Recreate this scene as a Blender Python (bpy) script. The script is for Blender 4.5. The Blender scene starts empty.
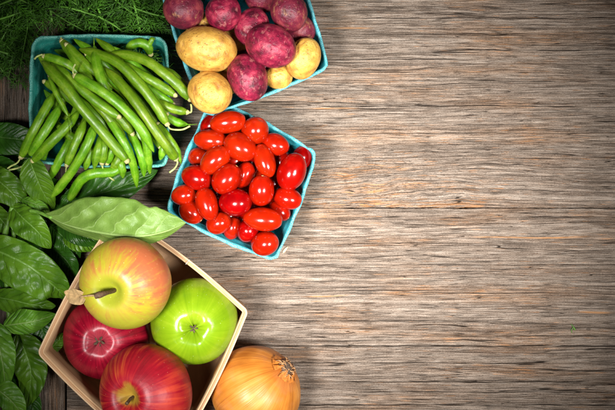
import bpy, math, random
import numpy as np
from mathutils import Vector, Matrix

scene = bpy.context.scene
COL = scene.collection
MM = 0.001
H = 1000.0            # camera height over the tabletop, millimetres
CX, CY = 307.5, 205.0

# ------------------------------------------------------------------ camera, world, lamps, exposure
cam = bpy.data.cameras.new("camera")
cam.sensor_width = 36.0
cam.lens = 36.0 * H / 615.0
cam.clip_start = 0.05
cam.clip_end = 50.0
cam_o = bpy.data.objects.new("camera", cam)
COL.objects.link(cam_o)
cam_o.location = (0, 0, H * MM)
scene.camera = cam_o

world = bpy.data.worlds.new("World")
scene.world = world
world.use_nodes = True
bg = world.node_tree.nodes["Background"]
bg.inputs[0].default_value = (0.93, 0.97, 1.0, 1)
bg.inputs[1].default_value = 0.02


def softbox(name, loc, target, size, power, spread, color=(1, 0.985, 0.965)):
    l = bpy.data.lights.new(name, 'AREA')
    l.shape = 'DISK'
    l.size = size
    l.energy = power
    l.spread = math.radians(spread)
    l.color = color
    o = bpy.data.objects.new(name, l)
    COL.objects.link(o)
    o.location = [c * MM for c in loc]
    d = Vector(target) - Vector(loc)
    o.rotation_euler = d.to_track_quat('-Z', 'Y').to_euler()
    o['kind'] = 'helper'
    return o


softbox("softbox_lamp", (-300, -190, 960), (20, 0, 0), 0.25, 1.24, 36)
softbox("softbox_lamp", (430, -200, 960), (40, 0, 0), 0.25, 1.33, 36)

scene.view_settings.view_transform = 'Standard'
scene.view_settings.look = 'None'
scene.view_settings.exposure = 0.0
scene.view_settings.gamma = 1.0
scene.cycles.max_bounces = 6


# ------------------------------------------------------------------ coordinates
def W(px, py, z):
    k = 1.0 - z / H
    return np.array([(px - CX) * k, (CY - py) * k, z], float)


# ------------------------------------------------------------------ shader helpers
class S:
    """A socket with arithmetic."""
    def __init__(self, nt, sock):
        self.nt, self.s = nt, sock

    def _m(self, op, *args, clamp=False):
        n = self.nt.nodes.new('ShaderNodeMath')
        n.operation = op
        n.use_clamp = clamp
        for i, a in enumerate((self,) + args):
            if isinstance(a, S):
                self.nt.links.new(a.s, n.inputs[i])
            else:
                n.inputs[i].default_value = a
        return S(self.nt, n.outputs[0])

    def __add__(self, o): return self._m('ADD', o)
    __radd__ = __add__
    def __mul__(self, o): return self._m('MULTIPLY', o)
    __rmul__ = __mul__
    def __sub__(self, o): return self._m('SUBTRACT', o)
    def __rsub__(self, o): return self._m('MULTIPLY', -1.0) + o
    def __truediv__(self, o): return self._m('DIVIDE', o)
    def abs(self): return self._m('ABSOLUTE')
    def frac(self): return self._m('FRACT')
    def pow(self, e): return self._m('POWER', e)
    def exp(self): return self._m('EXPONENT')
    def clamp(self): return self._m('ADD', 0.0, clamp=True)

    def step(self, lo, hi):
        """smooth ramp 0..1 from lo to hi (lo may be the larger)"""
        flip = lo > hi
        a, b = (hi, lo) if flip else (lo, hi)
        n = self.nt.nodes.new('ShaderNodeMapRange')
        n.interpolation_type = 'SMOOTHSTEP'
        self.nt.links.new(self.s, n.inputs[0])
        n.inputs[1].default_value, n.inputs[2].default_value = a, b
        n.inputs[3].default_value, n.inputs[4].default_value = (1, 0) if flip else (0, 1)
        return S(self.nt, n.outputs[0])


class Mat:
    def __init__(self, name):
        self.m = bpy.data.materials.new(name)
        self.m.use_nodes = True
        self.nt = self.m.node_tree
        self.b = self.nt.nodes['Principled BSDF']
        self.out = self.nt.nodes['Material Output']

    def node(self, t): return self.nt.nodes.new(t)

    def coord(self):
        """object coordinates in millimetres"""
        tc = self.node('ShaderNodeTexCoord')
        v = self.node('ShaderNodeVectorMath'); v.operation = 'SCALE'
        self.nt.links.new(tc.outputs['Object'], v.inputs[0]); v.inputs[3].default_value = 1000.0
        return self.split(v.outputs[0])

    def split(self, sock):
        s = self.node('ShaderNodeSeparateXYZ')
        self.nt.links.new(sock, s.inputs[0])
        return [S(self.nt, s.outputs[i]) for i in range(3)]

    def uv(self):
        u = self.node('ShaderNodeUVMap')
        return self.split(u.outputs[0])[:2]

    def attr(self, name):
        a = self.node('ShaderNodeAttribute'); a.attribute_name = name
        return S(self.nt, a.outputs['Fac'])

    def rand(self):
        o = self.node('ShaderNodeObjectInfo')
        return S(self.nt, o.outputs['Random'])

    def vec(self, x, y, z):
        c = self.node('ShaderNodeCombineXYZ')
        for i, a in enumerate((x, y, z)):
            if isinstance(a, S): self.nt.links.new(a.s, c.inputs[i])
            else: c.inputs[i].default_value = a
        return c.outputs[0]

    def noise(self, x, y, z=0.0, detail=2.0, rough=0.5, scale=1.0):
        n = self.node('ShaderNodeTexNoise')
        n.inputs['Scale'].default_value = scale
        n.inputs['Detail'].default_value = detail
        n.inputs['Roughness'].default_value = rough
        self.nt.links.new(self.vec(x, y, z), n.inputs['Vector'])
        return S(self.nt, n.outputs['Fac'])

    def voronoi(self, x, y, z=0.0, feature='F1', rnd=1.0):
        n = self.node('ShaderNodeTexVoronoi'); n.feature = feature
        n.inputs['Scale'].default_value = 1.0
        n.inputs['Randomness'].default_value = rnd
        self.nt.links.new(self.vec(x, y, z), n.inputs['Vector'])
        return S(self.nt, n.outputs['Distance'])

    def ramp(self, fac, stops):
        r = self.node('ShaderNodeValToRGB')
        e = r.color_ramp.elements
        while len(e) < len(stops): e.new(0.5)
        for el, (p, c) in zip(e, stops):
            el.position = p; el.color = (*c, 1)
        self.nt.links.new(fac.s, r.inputs[0])
        return r.outputs[0]

    def mix(self, fac, a, b, mode='MIX'):
        n = self.node('ShaderNodeMix'); n.data_type = 'RGBA'; n.blend_type = mode
        if isinstance(fac, S): self.nt.links.new(fac.s, n.inputs[0])
        else: n.inputs[0].default_value = fac
        for i, v in ((6, a), (7, b)):
            if isinstance(v, (tuple, list)): n.inputs[i].default_value = (*v, 1)
            else: self.nt.links.new(v, n.inputs[i])
        return n.outputs[2]

    def set(self, name, v):
        i = self.b.inputs[name]
        if isinstance(v, S): self.nt.links.new(v.s, i)
        elif isinstance(v, bpy.types.NodeSocket): self.nt.links.new(v, i)
        elif isinstance(v, tuple): i.default_value = (*v, 1) if i.type == 'RGBA' else v
        else: i.default_value = v

    def bump(self, h, strength, dist_mm):
        n = self.node('ShaderNodeBump')
        n.inputs['Strength'].default_value = strength
        n.inputs['Distance'].default_value = dist_mm * MM
        self.nt.links.new(h.s, n.inputs['Height'])
        self.nt.links.new(n.outputs[0], self.b.inputs['Normal'])

    def translucent(self, amount, col):
        t = self.node('ShaderNodeBsdfTranslucent')
        if isinstance(col, tuple): t.inputs[0].default_value = (*col, 1)
        else: self.nt.links.new(col, t.inputs[0])
        m = self.node('ShaderNodeMixShader'); m.inputs[0].default_value = amount
        self.nt.links.new(self.b.outputs[0], m.inputs[1])
        self.nt.links.new(t.outputs[0], m.inputs[2])
        self.nt.links.new(m.outputs[0], self.out.inputs[0])


# ------------------------------------------------------------------ materials
def mat_tabletop(name, seed, vertical=False, planked=None):
    M = Mat(name)
    X, Y, Z = M.coord()
    if vertical: X, Y = Y, X
    w1 = M.noise(X / 170, Y / 55, seed, 1.0) - 0.5
    dx, dy = (X - 70) / 105, (Y - 22) / 30
    K = ((dx * dx + dy * dy) * -1.0).exp()
    w2 = M.noise(X / 55, Y / 16, seed + 3, 2.0) - 0.5
    Yw = Y + w1 * 7 + w2 * 2.2
    if planked == 'upper':      # grain sweeps round a knot hidden near the joint
        Yw = Yw + K * (w2 * 11.0 - dx * 9.0)
    f1 = M.noise(X / 48, Yw / 0.55, seed + 5, 3.0, 0.62)
    f2 = M.noise(X / 14, Yw / 0.28, seed + 9, 2.0, 0.65)
    f3 = M.noise(X / 260, Yw / 9, seed + 13, 3.0, 0.6)
    f4 = M.noise(X / 30, Yw / 4.0, seed + 15, 2.0, 0.55)
    grit = M.noise(X / 1.6, Y / 0.5, seed + 19, 2.0, 0.7)
    ringn = M.noise(X / 420, Yw / 16, seed + 83, 2.0, 0.55)
    ring = (Yw / 5.2 + ringn * 4.5 + (M.noise(X / 60, Yw / 3, seed + 85, 2.0) - 0.5) * 0.35).frac()
    rmod = M.noise(X / 170, Yw / 3.2, seed + 87, 2.0)
    rline = (ring - 0.5).abs().step(0.060, 0.012) * rmod.step(0.40, 0.56)
    ring2 = (Yw / 1.9 + ringn * 9.0 + (M.noise(X / 40, Yw / 2, seed + 89, 1.0) - 0.5) * 0.6).frac()
    rline2 = (ring2 - 0.5).abs().step(0.13, 0.03) * M.noise(X / 38, Yw / 2.0, seed + 91, 2.0).step(0.46, 0.62)
    tone = (ring - 0.5) * 0.09 + (f1 - 0.5) * 0.36 + (f2 - 0.5) * 0.40 + (f3 - 0.5) * 0.30 + (f4 - 0.5) * 0.12 + (grit - 0.5) * 0.46 + 0.505
    col = M.ramp(tone, [(0.26, (0.030, 0.022, 0.017)), (0.40, (0.10, 0.070, 0.050)),
                        (0.53, (0.218, 0.165, 0.126)), (0.74, (0.43, 0.36, 0.298))])
    # warm brown zones and orange flecks where fresh wood shows through
    zone = M.noise(X / 130, Yw / 20, seed + 17, 2.0)
    col = M.mix(zone.step(0.45, 0.70) * 0.5, col, M.mix(1.0, col, (1.0, 0.74, 0.52), 'MULTIPLY'))
    o = M.noise(X / 26, Yw / 0.95, seed + 21, 2.0, 0.55)
    thr = o + (zone - 0.5) * 0.30
    if planked == 'upper': thr = thr + K * 0.07
    if planked == 'upper': thr = thr + (((Y - 1) / 5) * ((Y - 1) / 5) * -1.0).exp() * X.step(-30, 0) * X.step(215, 150) * 0.13
    fleck = thr.step(0.65, 0.70) * grit.step(0.30, 0.5)
    col = M.mix(fleck * 0.75, col, (0.40, 0.175, 0.06))
    for (y, x0, x1, hw) in {'lower': [(-32, 160, 285, .55), (-92, -10, 45, .6), (-108, 262, 312, 1.0), (-69, 60, 84, .8)]}.get(planked, [(96, -5, 60, .6), (178, 10, 70, .8)] if planked else []):
        g = (Yw - y + w1 * 5).abs().step(hw * 1.5, hw * 0.5) * X.step(x0, x0 + 20) * X.step(x1, x1 - 20)
        col = M.mix(g * 0.75, col, (0.42, 0.20, 0.075))
    # fissures: isolines of a stretched noise, broken up
    c = M.noise(X / 150, Yw / 4.0, seed + 27, 1.5)
    br = M.noise(X / 60, Yw / 7, seed + 31, 1.0)
    fis = (c - 0.5).abs().step(0.010, 0.002) * br.step(0.40, 0.56)
    c2 = M.noise(X / 60, Yw / 1.5, seed + 37, 1.5)
    br2 = M.noise(X / 25, Yw / 5, seed + 41, 1.0)
    fis2 = (c2 - 0.5).abs().step(0.024, 0.004) * br2.step(0.44, 0.60)
    c3 = M.noise(X / 230, Yw / 1.55, seed + 67, 1.0)
    br3 = M.noise(X / 45, Yw / 3, seed + 71, 1.0)
    fis3 = ((c3 - 0.42).abs()._m('MINIMUM', (c3 - 0.57).abs())).step(0.016, 0.002) * br3.step(0.40, 0.60)
    d = M.noise(X / 11, Yw / 0.42, seed + 47, 1.0)
    dash = (d + (f4 - 0.5) * 0.12).step(0.65, 0.71)
    if planked == 'upper':      # short torn fibres round the knot
        d2 = M.noise(X / 5, Yw / 1.1, seed + 53, 1.5)
        dash = dash._m('MAXIMUM', (d2 + K * 0.13).step(0.67, 0.74))
    for (kx, ky, kr) in ([(281, -124, 1.7), (279.5, -183, 1.4), (223, -128, 0.9)] if planked == 'lower' else [(30, 118, 1.0)] if planked else []):
        ex, ey = (X - kx) / (kr * 1.5), (Y - ky) / kr
        dash = dash._m('MAXIMUM', (ex * ex + ey * ey + (grit - 0.5) * 1.2).step(1.2, 0.5) * 1.25)
    crack = fis._m('MAXIMUM', fis2 * 0.75)._m('MAXIMUM', dash * 0.5)._m('MAXIMUM', fis3 * 0.7)._m('MAXIMUM', rline * 0.95)._m('MAXIMUM', rline2 * 0.7)
    # long open cracks (y, x0, x1, half width), millimetres
    lines = {'upper': [(155, 120, 320, .8), (146, 10, 170, .6), (187, 30, 330, .5), (124, 150, 330, .55), (99, 0, 285, .7),
                       (133, -30, 120, .4), (72, 60, 330, .35), (171, -20, 330, .35), (47, 190, 330, .4)],
             'lower': [(-116, -40, 190, .6), (-141, -60, 330, .9), (-177, -20, 330, .8), (-187, 40, 330, .6),
                       (-12, 180, 330, .6), (-20, 60, 200, .4), (-60, -20, 330, .35), (-88, 30, 280, .4), (-200, -60, 330, .8),
                       (-158, -40, 250, .5), (-131, 100, 330, .45)]}.get(planked, [])
    wob = (M.noise(X / 70, 3.0, seed + 51, 3.0) - 0.5) * 7.0
    Yc = Y + wob
    vary = M.noise(X / 28, Y / 6, seed + 73, 2.0).step(0.36, 0.56)
    for (y, x0, x1, hw) in lines:
        g = (Yc - y).abs().step(hw * 1.15, hw * 0.35) * (vary * 0.5 + 0.5) * X.step(x0, x0 + 25) * X.step(x1, x1 - 25)
        crack = crack._m('MAXIMUM', g)
    col = M.mix((crack * 0.95).clamp(), col, (0.012, 0.009, 0.007))
    # pale scuffed fibres
    sc = M.noise(X / 20, Yw / 0.6, seed + 61, 2.0)
    col = M.mix(sc.step(0.58, 0.72) * 0.35 * (1.0 - crack), col, (0.58, 0.51, 0.44))
    M.set('Base Color', col)
    M.set('Roughness', 0.75)
    M.set('Specular IOR Level', (1.0 - crack).clamp() * 0.22)
    M.bump(f1 * 0.5 + f2 * 0.35 + grit * 0.2 - crack * 0.9 + ring * 0.25, 0.75, 0.7)
    return M.m


def mat_pulp(name, base, dark, pale):
    M = Mat(name)
    X, Y, Z = M.coord()
    n1 = M.noise(X / 6, Y / 6, Z / 2.2, 3.0)
    n2 = M.noise(X / 0.9, Y / 0.9, Z / 0.9, 2.0)
    n3 = M.noise(X / 22, Y / 22, Z / 14, 2.0)
    col = M.ramp(n1 * 0.5 + n3 * 0.5, [(0.3, dark), (0.55, base), (0.75, tuple(min(1, c * 1.25 + .01) for c in base))])
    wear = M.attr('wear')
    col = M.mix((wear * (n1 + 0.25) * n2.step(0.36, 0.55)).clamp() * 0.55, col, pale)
    M.set('Base Color', col)
    M.set('Roughness', 0.62)
    M.set('Specular IOR Level', 0.35)
    M.bump(n2 * 0.5 + n1 * 0.8, 0.7, 0.7)
    return M.m


def mat_veneer(name, base, dark):
    M = Mat(name)
    u, v = M.uv()          # u along the strip (mm), v across (mm)
    w = M.noise(u / 60, v / 20, 1.0, 2.0) - 0.5
    vw = v + w * 5
    f = M.noise(u / 30, vw / 0.8, 4.0, 3.0, 0.6)
    g = M.noise(u / 90, vw / 5, 7.0, 2.0)
    col = M.ramp(f * 0.45 + g * 0.55, [(0.32, dark), (0.5, base), (0.72, tuple(min(1, c * 1.3) for c in base))])
    M.set('Base Color', col)
    M.set('Roughness', 0.6)
    M.set('Specular IOR Level', 0.3)
    M.bump(f, 0.4, 0.3)
    return M.m


def mat_leaf(name, base, dark, vein, nveins=8, rough=0.37, trans=0.18, net_amt=0.15, under=False):
    M = Mat(name)
    u, v = M.uv()
    X, Y, Z = M.coord()
    a = ((v - 0.5) * 2.0)
    s = a.abs()
    n = M.noise(X / 14, Y / 14, Z / 14, 2.0)
    fine = M.noise(X / 1.6, Y / 1.6, Z / 1.6, 2.0)
    side = a._m('SIGN') * 0.03
    q = ((u - s.pow(1.2) * 0.23 + side + (n - 0.5) * 0.12) * float(nveins)).frac()
    tri = (q - 0.5).abs() * 2.0
    vein_s = tri.step(0.86, 0.97) * s.step(1.0, 0.7)
    mid = s.step(0.07, 0.025)
    allv = vein_s._m('MAXIMUM', mid)
    # net veins between
    net = M.voronoi(X / 3.4 + n * 3, Y / 3.4, Z / 3.4 + n * 2, 'DISTANCE_TO_EDGE').step(0.16, 0.0) * net_amt
    col = M.mix(n.step(0.3, 0.7), dark, base)
    col = M.mix((fine - 0.3).clamp() * 0.25, col, tuple(min(1, c * 1.7) for c in base))
    col = M.mix((mid * 0.85)._m('MAXIMUM', vein_s * (0.55 if under else 0.26))._m('MAXIMUM', net * 0.35), col, vein)
    r = M.rand()
    hs = M.node('ShaderNodeHueSaturation')
    M.nt.links.new(col, hs.inputs['Color'])
    M.nt.links.new((r * 0.35 + 0.82).s, hs.inputs['Value'])
    col = hs.outputs[0]
    M.set('Base Color', col)
    M.set('Roughness', rough)
    M.set('Specular IOR Level', 0.45)
    pil = (1.0 - tri.pow(3.0)) * 0.9
    if under: M.bump(tri.pow(10.0) * s.step(1.0, 0.6) * 0.35 + mid * 0.8 + n * 1.2 + fine * 0.15 + net * 0.4, 0.7, 1.2)
    else: M.bump(pil * 0.75 - allv * 0.35 + fine * 0.12 - net * 0.3 + n * 0.6, 0.65, 1.2)
    M.translucent(trans, col)
    return M.m


def mat_bean():
    M = Mat('bean_skin')
    u, v = M.uv()         # u along 0..1, v around 0..1
    X, Y, Z = M.coord()
    n = M.noise(u * 7, v * 3, M.rand() * 30, 3.0)
    f = M.noise(u * 60, v * 22, M.rand() * 30, 2.0)
    col = M.ramp(n * 0.7 + f * 0.3, [(0.3, (0.052, 0.155, 0.003)), (0.5, (0.112, 0.262, 0.005)), (0.72, (0.24, 0.39, 0.025))])
    bl = M.noise(u * 30, v * 9, M.rand() * 40, 2.0)
    col = M.mix(bl.step(0.69, 0.76) * 0.45, col, (0.16, 0.13, 0.02))
    seam = (v - 0.25).abs().step(0.030, 0.008)
    col = M.mix(seam * 0.18, col, (0.30, 0.42, 0.06))
    hs = M.node('ShaderNodeHueSaturation')
    M.nt.links.new(col, hs.inputs['Color'])
    M.nt.links.new((M.rand() * 0.4 + 0.74).s, hs.inputs['Value'])
    M.nt.links.new((M.rand() * 0.03 + 0.482).s, hs.inputs['Hue'])
    M.set('Base Color', hs.outputs[0])
    M.set('Roughness', 0.36)
    M.set('Specular IOR Level', 0.45)
    M.set('Subsurface Weight', 0.12); M.set('Subsurface Radius', (0.3, 1.0, 0.1)); M.set('Subsurface Scale', 0.0015)
    M.bump(f * 0.5 + n * 0.6, 0.35, 0.6)
    return M.m


def mat_plain(name, col, rough=0.6, var=0.25, scale=3.0, bump=0.3):
    M = Mat(name)
    X, Y, Z = M.coord()
    n = M.noise(X / scale, Y / scale, Z / scale, 3.0)
    lo = tuple(c * (1 - var) for c in col); hi = tuple(min(1, c * (1 + var)) for c in col)
    M.set('Base Color', M.mix(n.step(0.3, 0.7), lo, hi))
    M.set('Roughness', rough)
    M.bump(n, bump, 0.4)
    return M.m


def mat_tomato():
    M = Mat('tomato_skin')
    X, Y, Z = M.coord()
    r = M.rand()
    n = M.noise(X / 9, Y / 9, Z / 9, 2.0)
    sp = M.noise(X / 0.7, Y / 0.7, Z / 0.7, 1.0)
    col = M.mix(n.step(0.3, 0.75), (0.215, 0.0005, 0.0012), (0.34, 0.0008, 0.0014))
    col = M.mix(X.step(12.5, 17) * 0.2, col, (0.40, 0.015, 0.004))
    col = M.mix(sp.step(0.68, 0.76) * 0.2, col, (0.42, 0.012, 0.006))
    hs = M.node('ShaderNodeHueSaturation')
    M.nt.links.new(col, hs.inputs['Color'])
    M.nt.links.new((r * 0.4 + 0.78).s, hs.inputs['Value'])
    M.nt.links.new((r * 0.006 + 0.500).s, hs.inputs['Hue'])
    M.set('Base Color', hs.outputs[0])
    M.set('Roughness', 0.17)
    M.set('Specular IOR Level', 0.4)
    M.set('Subsurface Weight', 0.0); M.set('Subsurface Radius', (1.0, 0.1, 0.05)); M.set('Subsurface Scale', 0.002)
    M.bump(n * 0.7 + M.noise(X / 3, Y / 3, Z / 3, 1.0) * 0.3, 0.12, 1.5)
    return M.m


def mat_potato(name, stops, scuff, spot, eye_col, rough=0.46):
    M = Mat(name)
    X, Y, Z = M.coord()
    r = M.rand() * 50
    n = M.noise(X / 11, Y / 11, Z / 11 + r, 4.0, 0.6)
    col = M.ramp(n, stops)
    sc = M.noise(X / 4.5, Y / 9, Z / 6 + r, 4.0, 0.65)
    col = M.mix(sc.step(0.55, 0.70) * 0.55, col, scuff)
    sp = M.voronoi(X / 3.4, Y / 3.4, Z / 3.4 + r)
    spm = M.noise(X / 12, Y / 12, Z / 12 + r * 2, 1.0)
    col = M.mix(sp.step(0.26, 0.12) * spm.step(0.45, 0.6) * 0.6, col, spot)
    e = M.attr('eye')
    col = M.mix(e * 0.75, col, eye_col)
    M.set('Base Color', col)
    M.set('Roughness', rough)
    M.set('Specular IOR Level', 0.45)
    fine = M.noise(X / 1.1, Y / 1.1, Z / 1.1, 3.0)
    M.bump(sc * 0.9 + fine * 0.4 + n * 0.8 - sp.step(0.3, 0.1) * 0.4, 0.6, 1.1)
    return M.m


def apple_coords(M):
    X, Y, Z = M.coord()
    rho = (X._m('MULTIPLY', X) + Y._m('MULTIPLY', Y) + 0.01).pow(0.5)
    return X, Y, Z, rho, X / rho, Y / rho


def finish_apple(M, col, rough=0.38, spec=0.38):
    X, Y, Z = M.coord()
    n = M.noise(X / 12, Y / 12, Z / 12, 2.0)
    M.set('Base Color', col)
    M.set('Roughness', rough)
    M.set('Specular IOR Level', spec)
    M.bump(n + M.noise(X / 5, Y / 5, Z / 5, 2.0) * 0.35, 0.22, 2.2)
    return M.m


def lenticels(M, X, Y, Z, size, amount):
    v = M.voronoi(X / size, Y / size, Z / size)
    return v.step(0.13, 0.05) * amount * M.noise(X / 8, Y / 8, Z / 8, 1.0).step(0.3, 0.6) * 0.8


def facing(X, Y, Z, axis, world_dir, R):
    q = Vector(axis).normalized().to_track_quat('Z', 'Y')
    d = q.inverted() @ Vector(world_dir).normalized()
    return X * (d.x / R) + Y * (d.y / R) + Z * (d.z / R)


A1_AXIS, A4_AXIS = (-0.30, -0.20, 1.0), (-0.42, -0.05, 1.0)


def mat_apple_blush():
    M = Mat('apple_skin_yellow_blush')
    X, Y, Z, rho, c, s = apple_coords(M)
    wp = M.noise(X / 14, Y / 14, Z / 14, 3.0) - 0.5
    st = M.noise(c * 6 + wp * 1.4, s * 6 + wp * 1.4, Z / 30, 3.0, 0.6)
    fine = M.noise(c * 17 + wp * 3, s * 17 + wp * 3, Z / 20, 2.0, 0.6)
    big = M.noise(X / 30, Y / 30, Z / 30, 2.0)
    base = M.mix(big.step(0.35, 0.65), (0.37, 0.33, 0.022), (0.45, 0.31, 0.04))
    green = ((rho.step(24, 9)) * Z.step(8, 20))
    up = facing(X, Y, Z, A1_AXIS, (0.75, 0.55, 0.2), 41.5)
    red = (st * 0.62 + fine * 0.36 + big * 0.40 + up * 0.16 - 0.06).step(0.50, 0.82) * (1.0 - green * 0.8)
    col = M.mix(red * 0.85, base, (0.43, 0.085, 0.045))
    col = M.mix(green * 0.75, col, (0.27, 0.33, 0.018))
    low = facing(X, Y, Z, A1_AXIS, (0.15, -1.0, 0.1), 41.5) + (big - 0.5) * 0.5
    col = M.mix(low.step(0.45, 0.95) * 0.8, col, (0.27, 0.30, 0.018))
    col = M.mix(lenticels(M, X, Y, Z, 4.2, 0.45), col, (0.85, 0.72, 0.35))
    return finish_apple(M, col)


def mat_apple_crimson():
    M = Mat('apple_skin_crimson')
    X, Y, Z, rho, c, s = apple_coords(M)
    st = M.noise(c * 10, s * 10, Z / 40, 3.0, 0.6)
    big = M.noise(X / 25, Y / 25, Z / 25, 2.0)
    col = M.ramp(st * 0.6 + big * 0.4, [(0.3, (0.075, 0.001, 0.007)), (0.5, (0.22, 0.002, 0.014)), (0.72, (0.40, 0.010, 0.030))])
    bloom = rho.step(19, 5) * Z.step(0, -10)
    col = M.mix(bloom * (st * 1.3).clamp() * 0.6, col, (0.42, 0.08, 0.10))
    col = M.mix(lenticels(M, X, Y, Z, 3.4, 0.55), col, (0.65, 0.22, 0.20))
    return finish_apple(M, col, 0.34, 0.32)


def mat_apple_green():
    M = Mat('apple_skin_green')
    X, Y, Z, rho, c, s = apple_coords(M)
    big = M.noise(X / 26, Y / 26, Z / 26, 2.0)
    st = M.noise(c * 8, s * 8, Z / 40, 3.0, 0.6)
    col = M.ramp(big * 0.6 + st * 0.4, [(0.3, (0.105, 0.205, 0.003)), (0.55, (0.175, 0.285, 0.006)), (0.75, (0.27, 0.36, 0.018))])
    col = M.mix(lenticels(M, X, Y, Z, 4.0, 0.5), col, (0.55, 0.70, 0.25))
    return finish_apple(M, col, 0.24)


def mat_apple_red():
    M = Mat('apple_skin_red_streaked')
    X, Y, Z, rho, c, s = apple_coords(M)
    st = M.noise(c * 7, s * 7, Z / 50, 3.0, 0.6)
    fine = M.noise(c * 24, s * 24, Z / 30, 2.0, 0.6)
    big = M.noise(X / 28, Y / 28, Z / 28, 2.0)
    col = M.ramp(st * 0.5 + big * 0.35 + fine * 0.15, [(0.3, (0.085, 0.002, 0.008)), (0.5, (0.28, 0.005, 0.014)), (0.68, (0.50, 0.050, 0.020))])
    wp = M.noise(X / 12, Y / 12, Z / 12, 3.0) - 0.5
    yel = ((rho + wp * 14 + X * 0.22).step(17, 4) * 0.75 + (st - 0.5) * 0.5).step(0.12, 0.90) * Z.step(4, 18)
    col = M.mix(yel * 0.8, col, (0.33, 0.26, 0.025))
    lf = facing(X, Y, Z, A4_AXIS, (-0.85, 0.55, 0.1), 43.5)
    side = (lf * 0.55 + (st - 0.5) * 0.9 + (fine - 0.5) * 0.7 + (big - 0.5) * 0.6).step(0.34, 0.80)
    col = M.mix(side * 0.40, col, (0.56, 0.22, 0.03))
    col = M.mix(lenticels(M, X, Y, Z, 3.6, 0.5), col, (0.70, 0.30, 0.16))
    return finish_apple(M, col, 0.42, 0.32)


def mat_onion():
    M = Mat('onion_skin')
    X, Y, Z, rho, c, s = apple_coords(M)
    w = M.noise(X / 40, Y / 40, Z / 40, 2.0) - 0.5
    st = M.noise(c * 7 + w * 1.5, s * 7 + w * 1.5, Z / 70, 2.0, 0.5)
    fine = M.noise(c * 30 + w * 2, s * 30, Z / 60, 2.0)
    big = M.noise(X / 26, Y / 26, Z / 26, 2.0)
    col = M.ramp(big * 0.6 + st * 0.4, [(0.3, (0.34, 0.10, 0.010)), (0.5, (0.53, 0.19, 0.026)), (0.72, (0.66, 0.31, 0.075))])
    col = M.mix(fine.step(0.56, 0.70) * 0.5, col, (0.25, 0.06, 0.008))
    patch = M.noise(X / 30 + 5, Y / 30, Z / 18, 3.0, 0.6)
    col = M.mix(patch.step(0.52, 0.68) * 0.22, col, (0.55, 0.23, 0.11))
    col = M.mix(Z.step(32, 44) * 0.75, col, (0.30, 0.075, 0.012))
    M.set('Base Color', col)
    M.set('Roughness', 0.38)
    M.set('Specular IOR Level', 0.32)
    M.bump(st * 0.8 + fine * 0.6 + patch * 0.4, 0.4, 1.3)
    return M.m


def mat_dill(name, base):
    M = Mat(name)
    X, Y, Z = M.coord()
    n = M.noise(X / 9, Y / 9, Z / 9, 2.0)
    col = M.mix(n.step(0.3, 0.7), tuple(c * 0.6 for c in base), tuple(c * 1.5 for c in base))
    hs = M.node('ShaderNodeHueSaturation')
    M.nt.links.new(col, hs.inputs['Color'])
    M.nt.links.new((M.rand() * 0.7 + 0.6).s, hs.inputs['Value'])
    M.set('Base Color', hs.outputs[0])
    M.set('Roughness', 0.5)
    return M.m


# ------------------------------------------------------------------ mesh helpers
def obj(name, verts, faces, mat, parent=None, origin=(0, 0, 0), uv=None, attrs=None, smooth=True):
    """verts in world millimetres (numpy N x 3); origin is the parent's place"""
    v = (np.asarray(verts, float) - np.asarray(origin, float)) * MM
    me = bpy.data.meshes.new(name)
    me.from_pydata(v.tolist(), [], faces)
    if smooth:
        me.polygons.foreach_set('use_smooth', np.ones(len(me.polygons), bool))
    if uv is not None:
        l = me.uv_layers.new(name='UVMap')
        idx = np.empty(len(me.loops), int)
        me.loops.foreach_get('vertex_index', idx)
        l.data.foreach_set('uv', np.asarray(uv, float)[idx].ravel())
    for k, a in (attrs or {}).items():
        at = me.attributes.new(k, 'FLOAT', 'POINT')
        at.data.foreach_set('value', np.asarray(a, float))
    me.materials.append(mat)
    me.update()
    o = bpy.data.objects.new(name, me)
    COL.objects.link(o)
    if parent is not None:
        o.parent = parent
    else:
        o.location = np.asarray(origin, float) * MM
    return o


def tag(o, label, cat, group=None):
    o['label'] = label
    o['category'] = cat
    if group: o['group'] = group
    return o


def thing(name, label, cat, origin, group=None):
    o = bpy.data.objects.new(name, None)
    o.empty_display_size = 0.02
    COL.objects.link(o)
    o.location = np.asarray(origin, float) * MM
    return tag(o, label, cat, group)


def catmull(pts, n):
    P = np.asarray(pts, float)
    P = np.vstack([2 * P[0] - P[1], P, 2 * P[-1] - P[-2]])
    segs = len(P) - 3
    out = []
    for t in np.linspace(0, segs, n):
        i = min(int(t), segs - 1); f = t - i
        a, b, c, d = P[i:i + 4]
        out.append(0.5 * ((2 * b) + (c - a) * f + (2 * a - 5 * b + 4 * c - d) * f * f + (3 * b - a - 3 * c + d) * f ** 3))
    return np.array(out)


def frames(path, up=(0, 0, 1)):
    T = np.gradient(path, axis=0)
    T /= np.linalg.norm(T, axis=1)[:, None] + 1e-9
    u = np.array(up, float)
    Sd = np.cross(T, u)
    n = np.linalg.norm(Sd, axis=1)[:, None]
    Sd = np.where(n < 1e-4, np.array([[1.0, 0, 0]]), Sd / (n + 1e-9))
    U = np.cross(Sd, T)
    return T, Sd, U


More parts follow.
